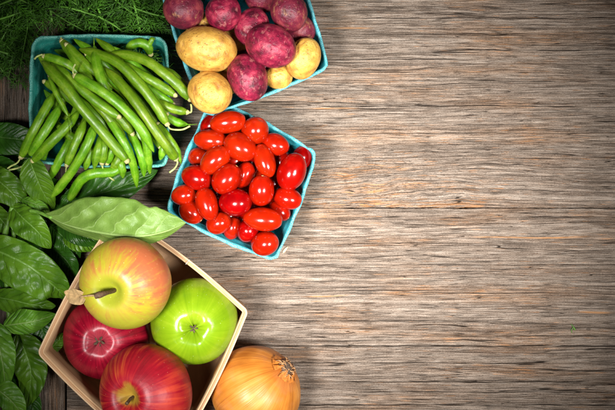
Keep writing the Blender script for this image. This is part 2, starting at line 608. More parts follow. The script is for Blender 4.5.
def tube(path, radii, sides=8, flat=1.0):
    """closed tube; returns verts, faces, uv"""
    path = np.asarray(path, float); n = len(path)
    radii = np.broadcast_to(radii, (n,))
    T, Sd, U = frames(path)
    ang = np.linspace(0, 2 * math.pi, sides, endpoint=False)
    v = path[:, None, :] + (Sd[:, None, :] * np.cos(ang)[None, :, None] + U[:, None, :] * np.sin(ang)[None, :, None] * flat) * radii[:, None, None]
    uv = np.stack(np.meshgrid(np.linspace(0, 1, n), ang / (2 * math.pi), indexing='ij'), -1)
    f = []
    for i in range(n - 1):
        for j in range(sides):
            k = (j + 1) % sides
            f.append((i * sides + j, i * sides + k, (i + 1) * sides + k, (i + 1) * sides + j))
    f.append(tuple(range(sides))[::-1])
    f.append(tuple((n - 1) * sides + j for j in range(sides)))
    return v.reshape(-1, 3), f, uv.reshape(-1, 2)


def merge(parts):
    vs, fs, us, off = [], [], [], 0
    for p in parts:
        v, f = p[0], p[1]
        vs.append(v); fs += [tuple(i + off for i in q) for q in f]
        us.append(p[2] if len(p) > 2 else np.zeros((len(v), 2)))
        off += len(v)
    return np.vstack(vs), fs, np.vstack(us)


def wavy(rng, n=7, kmin=1.0, kmax=3.0):
    """smooth random function of unit vectors (N x 3) -> about -1..1"""
    ks = rng.normal(size=(n, 3)); ks /= np.linalg.norm(ks, axis=1)[:, None]
    ks *= rng.uniform(kmin, kmax, n)[:, None]
    ph = rng.uniform(0, 6.28, n)
    return lambda d: np.sin(d @ ks.T + ph).sum(1) / math.sqrt(n)


def sphere_grid(nu, nv):
    """unit vectors on a lat/long grid with poles, and faces"""
    phi = np.linspace(0, math.pi, nv + 1)[1:-1]
    th = np.linspace(0, 2 * math.pi, nu, endpoint=False)
    P, T = np.meshgrid(phi, th, indexing='ij')
    d = np.stack([np.sin(P) * np.cos(T), np.sin(P) * np.sin(T), np.cos(P)], -1).reshape(-1, 3)
    d = np.vstack([[0, 0, 1], d, [0, 0, -1]])
    f = []
    m = nv - 1
    idx = lambda i, j: 1 + i * nu + j % nu
    for j in range(nu):
        f.append((0, idx(0, j), idx(0, j + 1)))
        f.append((len(d) - 1, idx(m - 1, j + 1), idx(m - 1, j)))
    for i in range(m - 1):
        for j in range(nu):
            f.append((idx(i, j), idx(i + 1, j), idx(i + 1, j + 1), idx(i, j + 1)))
    return d, f


def quad_loop(corners, r, bow=0.0, nside=16, ncor=8):
    """closed loop round four corner points with rounded corners and outward bowed sides"""
    C = [np.asarray(c, float) for c in corners]
    ctr = sum(C) / 4
    out = []
    for i in range(4):
        p, c, n = C[i - 1], C[i], C[(i + 1) % 4]
        dp = (p - c) / np.linalg.norm(p - c); dn = (n - c) / np.linalg.norm(n - c)
        a, b = c + dp * r, c + dn * r
        for t in np.linspace(0, 1, ncor):
            out.append((1 - t) ** 2 * a + 2 * t * (1 - t) * c + t * t * b)
        e = n - dn * r
        nrm = np.array([dn[1], -dn[0]])
        if nrm @ ((c + n) / 2 - ctr) < 0: nrm = -nrm
        for t in np.linspace(0, 1, nside + 2)[1:-1]:
            out.append(b + (e - b) * t + nrm * bow * math.sin(math.pi * t))
    return np.array(out)


def offset_loop(L, d):
    """positive d moves outward"""
    t = np.roll(L, -1, 0) - np.roll(L, 1, 0)
    n = np.stack([t[:, 1], -t[:, 0]], 1)
    n /= np.linalg.norm(n, axis=1)[:, None] + 1e-9
    if ((L - L.mean(0)) * n).sum() < 0: n = -n
    return L + n * np.reshape(d, (-1, 1))


def loft(levels, cap_last=False, cap_first=False):
    """levels: list of (loop N x 2, z scalar or N) -> verts, faces, uv (mm along, mm down)"""
    n = len(levels[0][0])
    vs, us = [], []
    prev, dacc = None, np.zeros(n)
    for L, z in levels:
        P = np.column_stack([L, np.broadcast_to(z, (n,))])
        if prev is not None: dacc = dacc + np.linalg.norm(P - prev, axis=1).mean()
        seg = np.linalg.norm(np.roll(L, -1, 0) - L, axis=1)
        us.append(np.column_stack([np.concatenate([[0], np.cumsum(seg)[:-1]]), dacc.copy() * np.ones(n)]))
        vs.append(P); prev = P
    f = []
    for i in range(len(levels) - 1):
        for j in range(n):
            k = (j + 1) % n
            f.append((i * n + j, i * n + k, (i + 1) * n + k, (i + 1) * n + j))
    if cap_last: f.append(tuple((len(levels) - 1) * n + j for j in range(n)))
    if cap_first: f.append(tuple(range(n))[::-1])
    return np.vstack(vs), f, np.vstack(us)


# ------------------------------------------------------------------ the tabletop
M_UP = mat_tabletop('weathered_plank_upper', 2.0, planked='upper')
M_LOW = mat_tabletop('weathered_plank_lower', 40.0, planked='lower')
M_BAT = mat_tabletop('weathered_plank_end', 80.0, vertical=True)

table = bpy.data.objects.new('tabletop', None)
COL.objects.link(table)
table['kind'] = 'structure'
table['label'] = 'weathered grey brown wooden tabletop of rough planks'


def plank(x0, x1, y0, y1, mat, edge_amp, seed, thick=22):
    """a board: flat top with softly rounded, slightly ragged long edges"""
    rng = np.random.default_rng(seed)
    nx = 420
    xs = np.linspace(x0, x1, nx)
    horizontal = (x1 - x0) > (y1 - y0)
    if not horizontal: xs = np.linspace(y0, y1, nx)
    lo, hi = (y0, y1) if horizontal else (x0, x1)
    rag = lambda: np.convolve(rng.normal(size=nx + 8), np.ones(5) / 5, 'same')[4:-4] * edge_amp
    r1, r2 = rag(), rag()
    prof = [(0.0, -thick), (0.0, -1.6), (0.2, -0.5), (0.8, 0.0)]
    rows = []
    for (d, z) in prof: rows.append((lo + d + r1 * (1 if z > -2 else 0.5), z))
    for t in np.linspace(0.02, 0.98, 16): rows.append((lo + (hi - lo) * t + 0 * xs, 0.0))
    for (d, z) in prof[::-1]: rows.append((hi - d - r2 * (1 if z > -2 else 0.5), z))
    v = []
    for ys, z in rows:
        v.append(np.column_stack([xs, ys, np.full(nx, z)]) if horizontal else np.column_stack([ys, xs, np.full(nx, z)]))
    f = []
    for i in range(len(rows) - 1):
        for j in range(nx - 1):
            q = (i * nx + j, i * nx + j + 1, (i + 1) * nx + j + 1, (i + 1) * nx + j)
            f.append(q if horizontal else q[::-1])
    return obj('plank', np.vstack(v), f, mat, table)


JX = 66 - CX       # joint between the end board and the long planks
plank(JX + 0.9, 620, -3.0 + 0.28, 420, M_UP, 0.42, 1)
plank(JX + 0.9, 620, -420, -3.0 - 0.28, M_LOW, 0.42, 2)
plank(-620, JX - 0.9, -420, 420, M_BAT, 0.2, 3)
obj('under_board', np.array([[-640, -440, -23], [640, -440, -23], [640, 440, -23], [-640, 440, -23]], float), [(0, 1, 2, 3)],
    mat_plain('dark_underside', (0.03, 0.025, 0.02)), table)

# ------------------------------------------------------------------ pulp baskets
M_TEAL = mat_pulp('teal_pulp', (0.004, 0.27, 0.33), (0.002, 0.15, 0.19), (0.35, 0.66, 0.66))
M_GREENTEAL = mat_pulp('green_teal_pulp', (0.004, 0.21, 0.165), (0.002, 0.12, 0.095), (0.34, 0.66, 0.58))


def pulp_basket(corners_px, h, label, mat, seed, r=12, shrink=0.80):
    rng = np.random.default_rng(seed)
    rim = [W(px, py, h)[:2] for px, py in corners_px]
    ctr = sum(rim) / 4
    base = [ctr + (c - ctr) * shrink for c in rim]
    lv = lambda t: quad_loop([b + (a - b) * t for a, b in zip(rim, base)], r, bow=1.0 + t)
    n = len(lv(1))
    th = np.linspace(0, 2 * math.pi, n, endpoint=False)
    z_w = sum(rng.normal() * 0.45 * np.sin(k * th + rng.uniform(0, 6)) for k in (2, 3, 5, 8, 13)) + rng.normal(size=n) * 0.12
    ra = rng.normal(size=n) * 0.22 + sum(rng.normal() * 0.25 * np.sin(k * th + rng.uniform(0, 6)) for k in (4, 7, 11, 17))
    t_w = 1.9
    L = []
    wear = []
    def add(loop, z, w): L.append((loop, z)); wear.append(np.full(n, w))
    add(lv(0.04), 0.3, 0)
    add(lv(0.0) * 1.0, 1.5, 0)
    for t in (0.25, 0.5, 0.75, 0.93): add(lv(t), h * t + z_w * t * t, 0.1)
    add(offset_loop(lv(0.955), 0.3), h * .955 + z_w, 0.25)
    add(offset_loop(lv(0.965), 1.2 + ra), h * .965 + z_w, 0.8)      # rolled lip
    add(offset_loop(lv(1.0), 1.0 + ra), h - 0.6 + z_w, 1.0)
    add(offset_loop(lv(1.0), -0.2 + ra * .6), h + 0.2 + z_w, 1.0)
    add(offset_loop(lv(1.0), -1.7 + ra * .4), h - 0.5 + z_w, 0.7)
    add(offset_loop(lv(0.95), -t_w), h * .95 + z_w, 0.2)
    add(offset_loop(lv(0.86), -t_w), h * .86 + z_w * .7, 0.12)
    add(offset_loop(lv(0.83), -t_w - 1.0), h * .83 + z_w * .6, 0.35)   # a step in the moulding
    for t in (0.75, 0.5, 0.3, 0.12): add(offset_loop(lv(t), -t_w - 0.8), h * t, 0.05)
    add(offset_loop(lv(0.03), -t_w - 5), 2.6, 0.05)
    v, f, uv = loft(L, cap_last=True, cap_first=True)
    org = (ctr[0], ctr[1], 0)
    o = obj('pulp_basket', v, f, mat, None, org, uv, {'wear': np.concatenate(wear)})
    return tag(o, label, 'basket')


BEAN_H, POT_H, TOM_H = 58, 66, 58
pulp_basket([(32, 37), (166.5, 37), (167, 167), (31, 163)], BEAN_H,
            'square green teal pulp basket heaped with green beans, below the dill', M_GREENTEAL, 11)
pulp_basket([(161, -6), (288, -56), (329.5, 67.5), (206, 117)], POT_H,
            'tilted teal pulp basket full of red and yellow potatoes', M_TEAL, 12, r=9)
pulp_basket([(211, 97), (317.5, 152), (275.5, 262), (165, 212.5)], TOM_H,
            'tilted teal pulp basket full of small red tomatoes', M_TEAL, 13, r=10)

# ------------------------------------------------------------------ tomatoes
M_TOM = mat_tomato()
M_SCAR = mat_plain('tomato_stem_scar', (0.30, 0.14, 0.05), 0.8)


def tomato_mesh(seed):
    """egg-shaped fruit, long axis x, 34 mm long and 26 mm thick"""
    rng = np.random.default_rng(seed)
    d, f = sphere_grid(44, 30)
    d = d[:, [2, 0, 1]]
    w = wavy(rng, 6, 1.0, 2.6)
    taper = 1 + rng.uniform(-0.10, 0.12) * d[:, 0]
    v = np.column_stack([d[:, 0] * 17, d[:, 1] * 13 * taper, d[:, 2] * 13 * taper])
    yz = np.hypot(d[:, 1], d[:, 2])
    pole = np.exp(-(yz / 0.16) ** 2)
    v[:, 0] -= np.where(d[:, 0] > 0, pole * 1.0, -pole * 0.35)      # stem dimple, blunt tip
    v *= (1 + 0.022 * w(d))[:, None]
    return v, f


tom_protos = []
for s_ in range(5):
    v, f = tomato_mesh(100 + s_)
    o = obj('grape_tomato', v, f, M_TOM)
    ang = np.linspace(0, 2 * math.pi, 9, endpoint=False)
    rr = 1.25 + 0.35 * np.cos(ang * 4)
    sv = np.vstack([np.column_stack([np.full(9, 15.9 + 0.35), rr * np.cos(ang), rr * np.sin(ang)]), [[16.3, 0, 0]],
                    np.column_stack([np.full(9, 15.2), rr * .8 * np.cos(ang), rr * .8 * np.sin(ang)])])
    sf = [(9, i, (i + 1) % 9) for i in range(9)] + [(i, i + 10, (i + 1) % 9 + 10, (i + 1) % 9) for i in range(9)]
    sc = obj('stem_scar', sv, sf, M_SCAR, o)
    tom_protos.append((o, sc))

# px, py, half length, half thickness (px), turn in the picture (deg), z, tip up (deg), label
GLIMPSED = 'tomato buried low in the basket, glimpsed only between the upper ones'
TOM = [
    (228, 122, 17.5, 11.5, 8, 72, 0, 'oval tomato touching the lowest yellow potato, highest in the basket'),
    (210, 140, 16.5, 11, -4, 69, 5, 'oval tomato lying level beside the basket rim next to the bean tips'),
    (254.5, 131, 14.5, 13.5, 60, 70, 35, 'round tomato against the upper basket rim, second along from the yellow potato'),
    (240.5, 147, 16.5, 13.5, -30, 76, 10, 'plump slanted tomato sitting high just below the two topmost tomatoes'),
    (276, 144.5, 14, 11, -20, 68, 15, 'short tomato tucked under the upper right basket rim'),
    (215, 160, 16.5, 12.5, 42, 75, 5, 'slanted tomato rising to the right, next to the level oval at left rim'),
    (227, 178.5, 16.5, 14, 52, 78, 10, 'plump upright tomato on top at the middle of the left half'),
    (265, 161, 17, 10.5, -72, 75, 5, 'long narrow upright tomato on top right of the basket centre'),
    (292, 171.5, 18.5, 14, 70, 74, 5, 'largest upright tomato leaning on the right basket rim'),
    (196.5, 177.5, 15.5, 12.5, -18, 70, 5, 'oval tomato lying against the left basket rim at half height'),
    (244.5, 175, 13.5, 9.5, 62, 66, 10, 'partly hidden narrow tomato wedged in the middle of the basket'),
    (261.5, 190, 15.5, 13, 85, 79, 20, 'big rounded tomato on top, right of the centre, with specks of light'),
    (287.5, 198, 14, 11, -18, 68, 5, 'oval tomato lying on the right rim below the largest tomato'),
    (235, 202.5, 16, 13.5, -3, 78, 15, 'broad round tomato on top at the middle of the lower half'),
    (207, 204.5, 17, 11, -72, 74, 5, 'long upright tomato left of the broad round one'),
    (184, 195, 12.5, 10.5, 15, 64, 10, 'small tomato in the corner nearest the beans and pale basil leaf'),
    (191.5, 212, 13.5, 11.5, -40, 63, 10, 'tomato slanting down along the lower left rim by the leaf tip'),
    (218.5, 223.5, 12.5, 11, 25, 64, 15, 'tomato below the long upright one, against the lower rim'),
    (232.5, 228.5, 11, 9, 70, 52, 10, 'deep dull brownish tomato sunk low beside the lower rim'),
    (247.5, 231.5, 11.5, 10.5, 60, 62, 30, 'small upright tomato under the long level one near lower rim'),
    (263, 219.5, 19, 12, -6, 76, 3, 'longest level tomato lying on top near the lower right corner'),
    (280, 211, 11.5, 9.5, -40, 57, 10, 'low tomato half covered between longest level one and right rim'),
    (264.5, 243.5, 14, 12.5, 15, 66, 30, 'squat tomato in the corner nearest the onion'),
    (198, 157, 10, 9.5, 0, 54, 20, 'sunken tomato peeping out beside the left rim, under the slanted one'),
    (233, 161, 12, 10, 30, 52, 0, GLIMPSED),
    (251, 163, 12, 10, 70, 53, 0, GLIMPSED),
    (281, 161, 12, 10, 80, 54, 10, 'low tomato glimpsed between narrow upright and largest upright tomatoes'),
    (302, 158, 12, 10, 75, 52, 10, 'dark shaded tomato low inside the top right corner'),
    (212, 124, 13, 10, 40, 54, 0, 'shaded tomato half hidden under the topmost oval, beside left rim'),
    (218, 193, 12, 10, 40, 50, 0, GLIMPSED),
    (248, 208, 12, 10, 10, 48, 0, GLIMPSED),
    (250, 232, 10, 9, 10, 44, 0, GLIMPSED),
    (273, 183, 12, 10, 50, 50, 0, GLIMPSED),
]
rng = random.Random(5)
for row in range(5):          # the lower layer
    for c_ in range(5):
        fx, fy = 0.23 + row * 0.135, 0.23 + c_ * 0.135
        x = 211 + (317.5 - 211) * fx + (165 - 211) * fy
        y = 97 + (152 - 97) * fx + (212.5 - 97) * fy
        TOM.append((x + rng.uniform(-3, 3), y + rng.uniform(-3, 3), 13.5, 11, rng.uniform(0, 180), rng.uniform(34, 42), rng.uniform(-15, 15), GLIMPSED))
for i, (px, py, a, b, rot, z, tip, label) in enumerate(TOM):
    if i < len(tom_protos): o, sc = tom_protos[i]
    else:
        po, psc = tom_protos[i % len(tom_protos)]
        o = po.copy(); COL.objects.link(o)
        sc = psc.copy(); COL.objects.link(sc); sc.parent = o
    k = 1 - z / H
    o.location = W(px, py, z) * MM
    flip = 180 if rng.random() < 0.5 else 0
    o.rotation_euler = (Matrix.Rotation(math.radians(rot + flip), 3, 'Z') @ Matrix.Rotation(math.radians(-tip if flip == 0 else tip), 3, 'Y')
                        @ Matrix.Rotation(rng.uniform(0, 6.28), 3, 'X')).to_euler()
    g = 1.05 * k
    o.scale = (a * g / 17, b * k / 13, b * k / 13)
    tag(o, label, 'tomato', 'small tomatoes in the teal basket')

# ------------------------------------------------------------------ potatoes
M_RED = mat_potato('red_potato_skin', [(0.33, (0.055, 0.003, 0.011)), (0.5, (0.215, 0.008, 0.034)), (0.67, (0.44, 0.040, 0.075))],
                   (0.46, 0.17, 0.15), (0.09, 0.015, 0.02), (0.10, 0.012, 0.02))
M_REDBROWN = mat_potato('red_potato_skin_scabby', [(0.30, (0.055, 0.006, 0.014)), (0.5, (0.15, 0.012, 0.030)), (0.70, (0.30, 0.05, 0.055))],
                        (0.42, 0.20, 0.09), (0.08, 0.02, 0.012), (0.10, 0.03, 0.015))
M_YEL = mat_potato('yellow_potato_skin', [(0.32, (0.36, 0.16, 0.028)), (0.5, (0.58, 0.305, 0.050)), (0.68, (0.72, 0.44, 0.105))],
                   (0.50, 0.24, 0.075), (0.15, 0.07, 0.025), (0.36, 0.15, 0.07))


def potato(px, py, z, a, b, rot, mat, name, label, seed, c=None, cat='potato'):
    rng = np.random.default_rng(seed)
    k = 1 - z / H
    d, f = sphere_grid(56, 40)
    w = wavy(rng, 7, 0.8, 2.4); w2 = wavy(rng, 9, 3.5, 6.0)
    r = 1 + 0.06 * w(d) + 0.018 * w2(d)
    eye = np.zeros(len(d))
    for q in range(11):
        e = rng.normal(size=3); e /= np.linalg.norm(e)
        if q < 5: e[2] = abs(e[2]) * 1.2 + .3; e /= np.linalg.norm(e)
        t1 = np.cross(e, [0.3, 0.5, 0.8]); t1 /= np.linalg.norm(t1); t2 = np.cross(e, t1)
        x, y = d @ t1, d @ t2
        s = rng.uniform(0.7, 1.2)
        m = np.where(d @ e > 0, np.exp(-((x / (0.17 * s)) ** 2 + ((y - 1.2 * x * x) / (0.07 * s)) ** 2)), 0)
        r -= 0.05 * m * s
        r += 0.02 * np.where(d @ e > 0, np.exp(-((x / .2) ** 2 + ((y + .12) / .08) ** 2)), 0)
        eye = np.maximum(eye, np.where(d @ e > 0, np.exp(-((x / (0.13 * s)) ** 2 + ((y - 1.2 * x * x) / (0.032 * s)) ** 2)), 0))
    c = c or (a + b) * 0.47
    v = d * r[:, None] * np.array([a * k, b * k, c * k])
    o = obj(name, v, f, mat, None, (0, 0, 0), None, {'eye': eye})
    o.location = W(px, py, z) * MM
    o.rotation_euler = (rng.normal() * 0.12, rng.normal() * 0.12, math.radians(rot))
    return tag(o, label, cat, 'potatoes in the teal basket')


DEEP = 'yellow potato at the bottom of the basket, glimpsed in a gap'
DEEP_RED = 'red potato at the bottom of the basket, glimpsed in a gap'
RP = 'red_potato'; YP = 'yellow_potato'
for i, t in enumerate([
    (184, 8, 84, 21, 19.5, 0, M_REDBROWN, RP, 'dark scuffed red potato at the basket edge beside the dill'),
    (223.5, 13, 84, 18.5, 18.5, 20, M_RED, RP, 'round red potato right of the dark one beside the dill'),
    (252, 27, 78, 17, 20, -30, M_RED, RP, 'red potato half hidden behind the biggest crimson one'),
    (269.5, 46, 96, 28.5, 22.5, -28, M_RED, RP, 'biggest crimson potato, on top at the middle of the heap'),
    (289, 12, 88, 18.5, 20, 10, M_REDBROWN, RP, 'red potato with brown scab close to the right rim'),
    (248.5, 77, 84, 19.5, 23.5, 15, M_RED, RP, 'pinkish red potato in front, nearest the tomatoes'),
    (299, 30, 62, 15, 17, 60, M_REDBROWN, RP, 'shaded red potato low against the right rim'),
    (262, -1, 68, 18, 14, 0, M_REDBROWN, RP, 'dark red potato deep in the heap, behind the round one'),
    (206, 49, 86, 29.5, 22.5, -12, M_YEL, YP, 'largest yellow potato, spotted, on the basket side facing the beans'),
    (210.5, 92.5, 88, 23.5, 20.5, -35, M_YEL, YP, 'smooth golden potato in the basket corner above the tomatoes'),
    (303, 58, 76, 16.5, 21.5, -25, M_YEL, YP, 'tan yellow potato in the corner under the right rim'),
    (279, 76, 64, 14.5, 13, 0, M_YEL, YP, 'small yellow potato squeezed under the biggest crimson one'),
    (202, 25, 62, 16, 14, 0, M_YEL, YP, 'yellow potato barely visible under the two upper red ones'),
    (227, 80, 60, 15, 14, 0, M_YEL, YP, 'yellow potato mostly hidden between golden and pinkish ones'),
    (232, 40, 46, 20, 17, 20, M_YEL, YP, DEEP),
    (262, 66, 46, 20, 18, 50, M_REDBROWN, RP, DEEP_RED),
    (240, 62, 44, 18, 16, 0, M_REDBROWN, RP, DEEP_RED),
    (284, 40, 46, 20, 17, 20, M_RED, RP, DEEP_RED),
    (217, 72, 44, 17, 15, 20, M_YEL, YP, DEEP),
    (243, -22, 84, 22, 18, 0, M_RED, RP, 'red potato mostly cut off behind the round one'),
]):
    potato(*t, seed=300 + i)

# ------------------------------------------------------------------ green beans
M_BEAN = mat_bean()
M_CAP = mat_plain('bean_calyx', (0.46, 0.43, 0.17), 0.6)
M_BSTEM = mat_plain('bean_stalk', (0.45, 0.52, 0.16), 0.5)


def bean(pts, zs, hw, label, cap='end', stalk=None, tail=None, seed=0, name='green_bean'):
    """pts: picture points along the pod, zs: heights (two or as many), hw: half width, cap: which end carries the calyx"""
    rng = np.random.default_rng(seed)
    hw = hw * 0.93
    n = 52
    zs = np.interp(np.linspace(0, 1, len(pts)), np.linspace(0, 1, len(zs)), zs)
    P = catmull([W(x, y, z) for (x, y), z in zip(pts, zs)], n)
    t = np.linspace(0, 1, n)
    if cap == 'start': t = 1 - t          # t = 1 at the calyx
    length = np.linalg.norm(np.diff(P, axis=0), axis=1).sum()
    e0 = min(0.30, 16 / length); e1 = min(0.16, 8 / length)
    r = hw * 0.93 * np.minimum(1, (t / e0 + 0.02)) ** 0.62
    r *= np.where(t > 1 - e1, 0.42 + 0.58 * np.sqrt(np.clip((1 - t) / e1, 0, 1)), 1)
    r = np.maximum(r, 0.5)
    r *= 1 + 0.022 * np.sin(t * length / 11 * 2 * math.pi + rng.uniform(0, 6)) * np.clip(t * 4, 0, 1) + 0.03 * np.sin(t * 9 + rng.uniform(0, 6))
    v, f, uv = tube(P, r, 14, flat=0.80)
    org = P[n // 2].copy()
    root = thing(name, label, 'green bean', org, 'green beans in and over the teal basket')
    obj('pod', v, f, M_BEAN, root, org, uv)
    if cap:
        p, q = (P[-1], P[-2]) if cap == 'end' else (P[0], P[1])
        d = (p - q) / np.linalg.norm(p - q)
        cp = np.array([p - d * 1.6, p - d * 0.2, p + d * 1.3, p + d * 2.4])
        vv, ff, _ = tube(cp, np.array([hw * .50, hw * .56, hw * .46, hw * .2]), 9)
        vv += rng.normal(size=vv.shape) * 0.18
        obj('calyx', vv, ff, M_CAP, root, org)
        if stalk:
            sp = catmull([p + d * 1.5] + [W(x, y, z) for x, y, z in stalk], 14)
            vv, ff, uu = tube(sp, np.linspace(0.75, 0.95, 14), 6)
            obj('stalk', vv, ff, M_BSTEM, root, org, uu)
    if tail:
        q = P[0] if cap == 'end' else P[-1]
        sp = catmull([q] + [W(x, y, z) for x, y, z in tail], 8)
        vv, ff, uu = tube(sp, np.linspace(0.7, 0.2, 8), 5)
        obj('tip', vv, ff, M_BEAN, root, org, uu)
    return root


BURIED = 'bean buried in the heap, glimpsed only between the upper ones'
BEANS = [
    ([(42, 61), (54, 74), (67, 88), (81, 107), (101, 130), (127, 161)], (74, 86, 88, 84, 74), 5.6,
     'longest bean, slanting across the whole heap from the top left corner', dict(cap='end')),
    ([(44, 56), (58, 60), (72, 67), (92, 84)], (70, 74, 70), 5.0, 'bean with bent pale stalk in the top left corner of the basket',
     dict(cap='start', stalk=[(42, 54.5, 73), (37, 56.5, 73), (34.5, 59, 72)])),
    ([(50, 63), (65, 74), (80, 88), (100, 104), (119, 117)], (72, 80, 82, 80), 5.2, 'bean next above the longest one, ending in a pale cap mid heap',
     dict(cap='end')),
    ([(62, 41), (71, 52), (80, 67), (90, 80), (100, 92)], (62, 72, 76, 72), 5.6, 'short broad bean leaning on the top rim at the left', dict(cap='start', stalk=[(61, 37.5, 63)])),
    ([(75, 75.5), (90, 84), (107, 95), (125, 110), (142, 130), (154, 152)], (86, 91, 92, 86, 74), 5.4,
     'topmost long bean whose curled pale stalk stands up in mid heap', dict(cap='start', stalk=[(73, 72, 90), (73.5, 67.5, 93), (75.5, 64, 93)])),
    ([(94, 45), (95.5, 56), (98, 69), (103, 84), (108, 95)], (70, 80, 84, 80), 5.6, 'upright bean with fine tip pointing at the top rim',
     dict(cap='end', tail=[(94, 41, 72), (94, 37.5, 74)])),
    ([(78, 49), (98, 54), (118, 63), (138, 82), (155, 104), (167, 124)], (66, 76, 83, 84, 82, 76), 5.4,
     'long bean running from the top rim to the lower right with looping stalk', dict(cap='end', stalk=[(171, 129, 74), (182, 129.5, 72), (190, 126, 70)])),
    ([(104, 54), (128, 55), (147, 61), (164, 73), (178, 85), (190, 99)], (70, 78, 84, 86, 84, 80), 5.6,
     'outermost long bean reaching the golden potato', dict(cap='end', stalk=[(191, 95, 83), (192.5, 90, 86)])),
    ([(112, 59), (135, 71), (155, 82), (175, 95)], (72, 80, 82, 76), 5.0, 'bean just inside the outermost long one, white capped', dict(cap='end')),
    ([(102, 66), (120, 83), (137, 104), (155, 130), (168, 148), (176, 159)], (74, 80, 83, 80, 72, 62), 5.4,
     'long bean ending beside the tomato basket with a stalk bent back', dict(cap='end', stalk=[(177.5, 163, 60), (175, 168, 58), (169.5, 172.5, 57)])),
    ([(134, 77), (149, 87), (162, 97), (173, 104)], (66, 70, 68, 62), 4.6, 'shaded bean lying under the white capped one', dict(cap='end')),
    ([(146, 97), (160, 103), (174, 109), (187, 112)], (66, 70, 70, 66), 4.8, 'straight bean poking right with upturned green stalk',
     dict(cap='end', stalk=[(191, 112, 66), (191.5, 108, 68), (191, 104, 70)])),
    ([(152, 108), (164, 115), (178, 122.5), (188, 124.5)], (60, 64, 62, 58), 4.6, 'tapering bean with thin tail pointing towards the tomatoes',
     dict(cap='start', tail=[(193, 124.5, 57), (197, 124, 57)])),
    ([(124, 54), (131, 45.5), (140, 42.5), (147, 46), (150.5, 54)], (52, 58, 60, 58, 52), 5.2, 'hooked bean curling up inside the top right corner',
     dict(cap='end', tail=None)),
    ([(147, 46), (150, 43), (152, 39.5), (155, 38.5)], (58, 60, 61, 60), 2.8, 'little curled bean end beside the top right rim', dict(cap='start')),
    ([(56, 91), (46, 108), (34, 130), (21, 157)], (64, 70, 72, 60), 5.2, 'bean hanging over the left rim, outermost on that side',
     dict(cap='end', stalk=[(17, 163, 56), (11, 166, 54), (7.5, 168.5, 52)])),
    ([(63, 101), (52, 120), (40, 139), (30, 155)], (66, 74, 74, 62), 5.2, 'second bean hanging out at the lower left, beside the outermost', dict(cap=None)),
    ([(80, 110), (66, 127), (50, 143), (33, 161)], (70, 77, 76, 62), 5.4, 'third bean hanging out at the lower left with long pale stalk',
     dict(cap='end', stalk=[(26, 164.5, 60), (18, 168, 56), (9, 170, 54)])),
    ([(86, 118), (80, 133), (73, 149), (67, 165)], (68, 74, 72, 66), 5.0, 'bean pointing down with stalk hanging straight from its cap',
     dict(cap='end', stalk=[(66, 172, 60), (66.5, 178, 56), (66, 184, 52)])),
    ([(95, 125), (87, 145), (74, 168), (62, 184), (51, 198)], (74, 78, 70, 58, 46), 5.0, 'long bean hanging furthest down towards the basil', dict(cap='start')),
    ([(74, 134), (64, 152), (54, 170), (46, 182)], (56, 60, 54, 44), 5.0, 'shaded bean under the stalked ones at the lower left', dict(cap='start')),
    ([(90, 134), (90, 150), (87, 162), (85, 170)], (58, 66, 64, 58), 4.4, 'short dark bean pointing down between two longer ones', dict(cap='start')),
    ([(104, 131), (99, 146), (96, 158), (94, 169)], (62, 72, 70, 62), 4.6, 'narrow bean pointing down left of the crossed stalks', dict(cap='start')),
    ([(106, 133), (104, 148), (102, 163)], (66, 72, 66), 4.8, 'bean with white cap and stalk slanting down right', dict(cap='end', stalk=[(103.5, 170, 60), (108, 176, 54), (114, 180.5, 48)])),
    ([(128, 158), (114, 171), (95, 173), (81, 180), (69, 200)], (52, 58, 60, 56, 42), 5.6, 'broad curved bean lying lowest across the bottom rim', dict(cap=None)),
    ([(115, 138), (112, 150), (107, 163)], (62, 66, 60), 4.6, 'shaded bean behind the crossed stalks at the bottom', dict(cap='end')),
    ([(122, 148), (118, 160), (110, 172)], (58, 62, 56), 4.8, 'stubby bean at the bottom below the longest bean', dict(cap='start', stalk=None)),
    ([(104, 112), (116, 130), (127, 148), (134, 168), (137, 188)], (70, 76, 74, 62, 44), 4.6, 'thin bean hanging over the bottom rim onto the dark leaf', dict(cap='start')),
    ([(140, 118), (146, 140), (148, 158), (150, 174)], (70, 72, 64, 50), 4.8, 'bean hanging straight over the bottom rim near its corner', dict(cap='start')),
    ([(158, 124), (168, 138), (176, 150), (181, 163)], (64, 68, 64, 56), 4.6, 'bean bending down beside the tomato basket, outermost at right', dict(cap='start', tail=[(182.5, 168, 54)])),
    ([(49, 76), (55, 91), (63, 106), (68, 116)], (76, 81, 81, 82), 2.8, 'shrivelled little bean with thread tip over the left side',
     dict(cap='start', tail=[(70.5, 126, 83), (71, 134, 82)])),
    ([(126, 96), (140, 112), (152, 130), (160, 147)], (66, 70, 70, 62), 4.8, 'half hidden bean between two long ones at the right', dict(cap='end')),
    ([(84, 92), (98, 106), (112, 122), (124, 138)], (70, 75, 74, 68), 4.8, 'half hidden bean between the longest bean and its neighbour', dict(cap='end')),
    ([(58, 118), (50, 136), (44, 152), (40, 166)], (52, 58, 54, 46), 4.8, 'deep shaded bean under those hanging at lower left', dict(cap=None)),
    ([(108, 74), (124, 92), (136, 110)], (68, 72, 70), 4.6, BURIED, dict(cap=None)),
    ([(160, 66), (172, 74), (182, 84), (186, 92)], (66, 72, 70, 64), 4.6, 'bean glimpsed behind the outermost long one', dict(cap=None)),
    ([(52, 108), (70, 118), (90, 128)], (46, 50, 48), 5, BURIED, dict(cap=None)),
    ([(60, 70), (80, 98), (98, 118)], (58, 62, 60), 5, BURIED, dict(cap=None)),
    ([(120, 100), (134, 124), (144, 146)], (58, 62, 58), 5, BURIED, dict(cap=None)),
    ([(76, 58), (100, 66), (128, 76)], (58, 62, 62), 5, BURIED, dict(cap=None)),
]
HALF = 'half hidden bean lying along the long slanting ones on top'
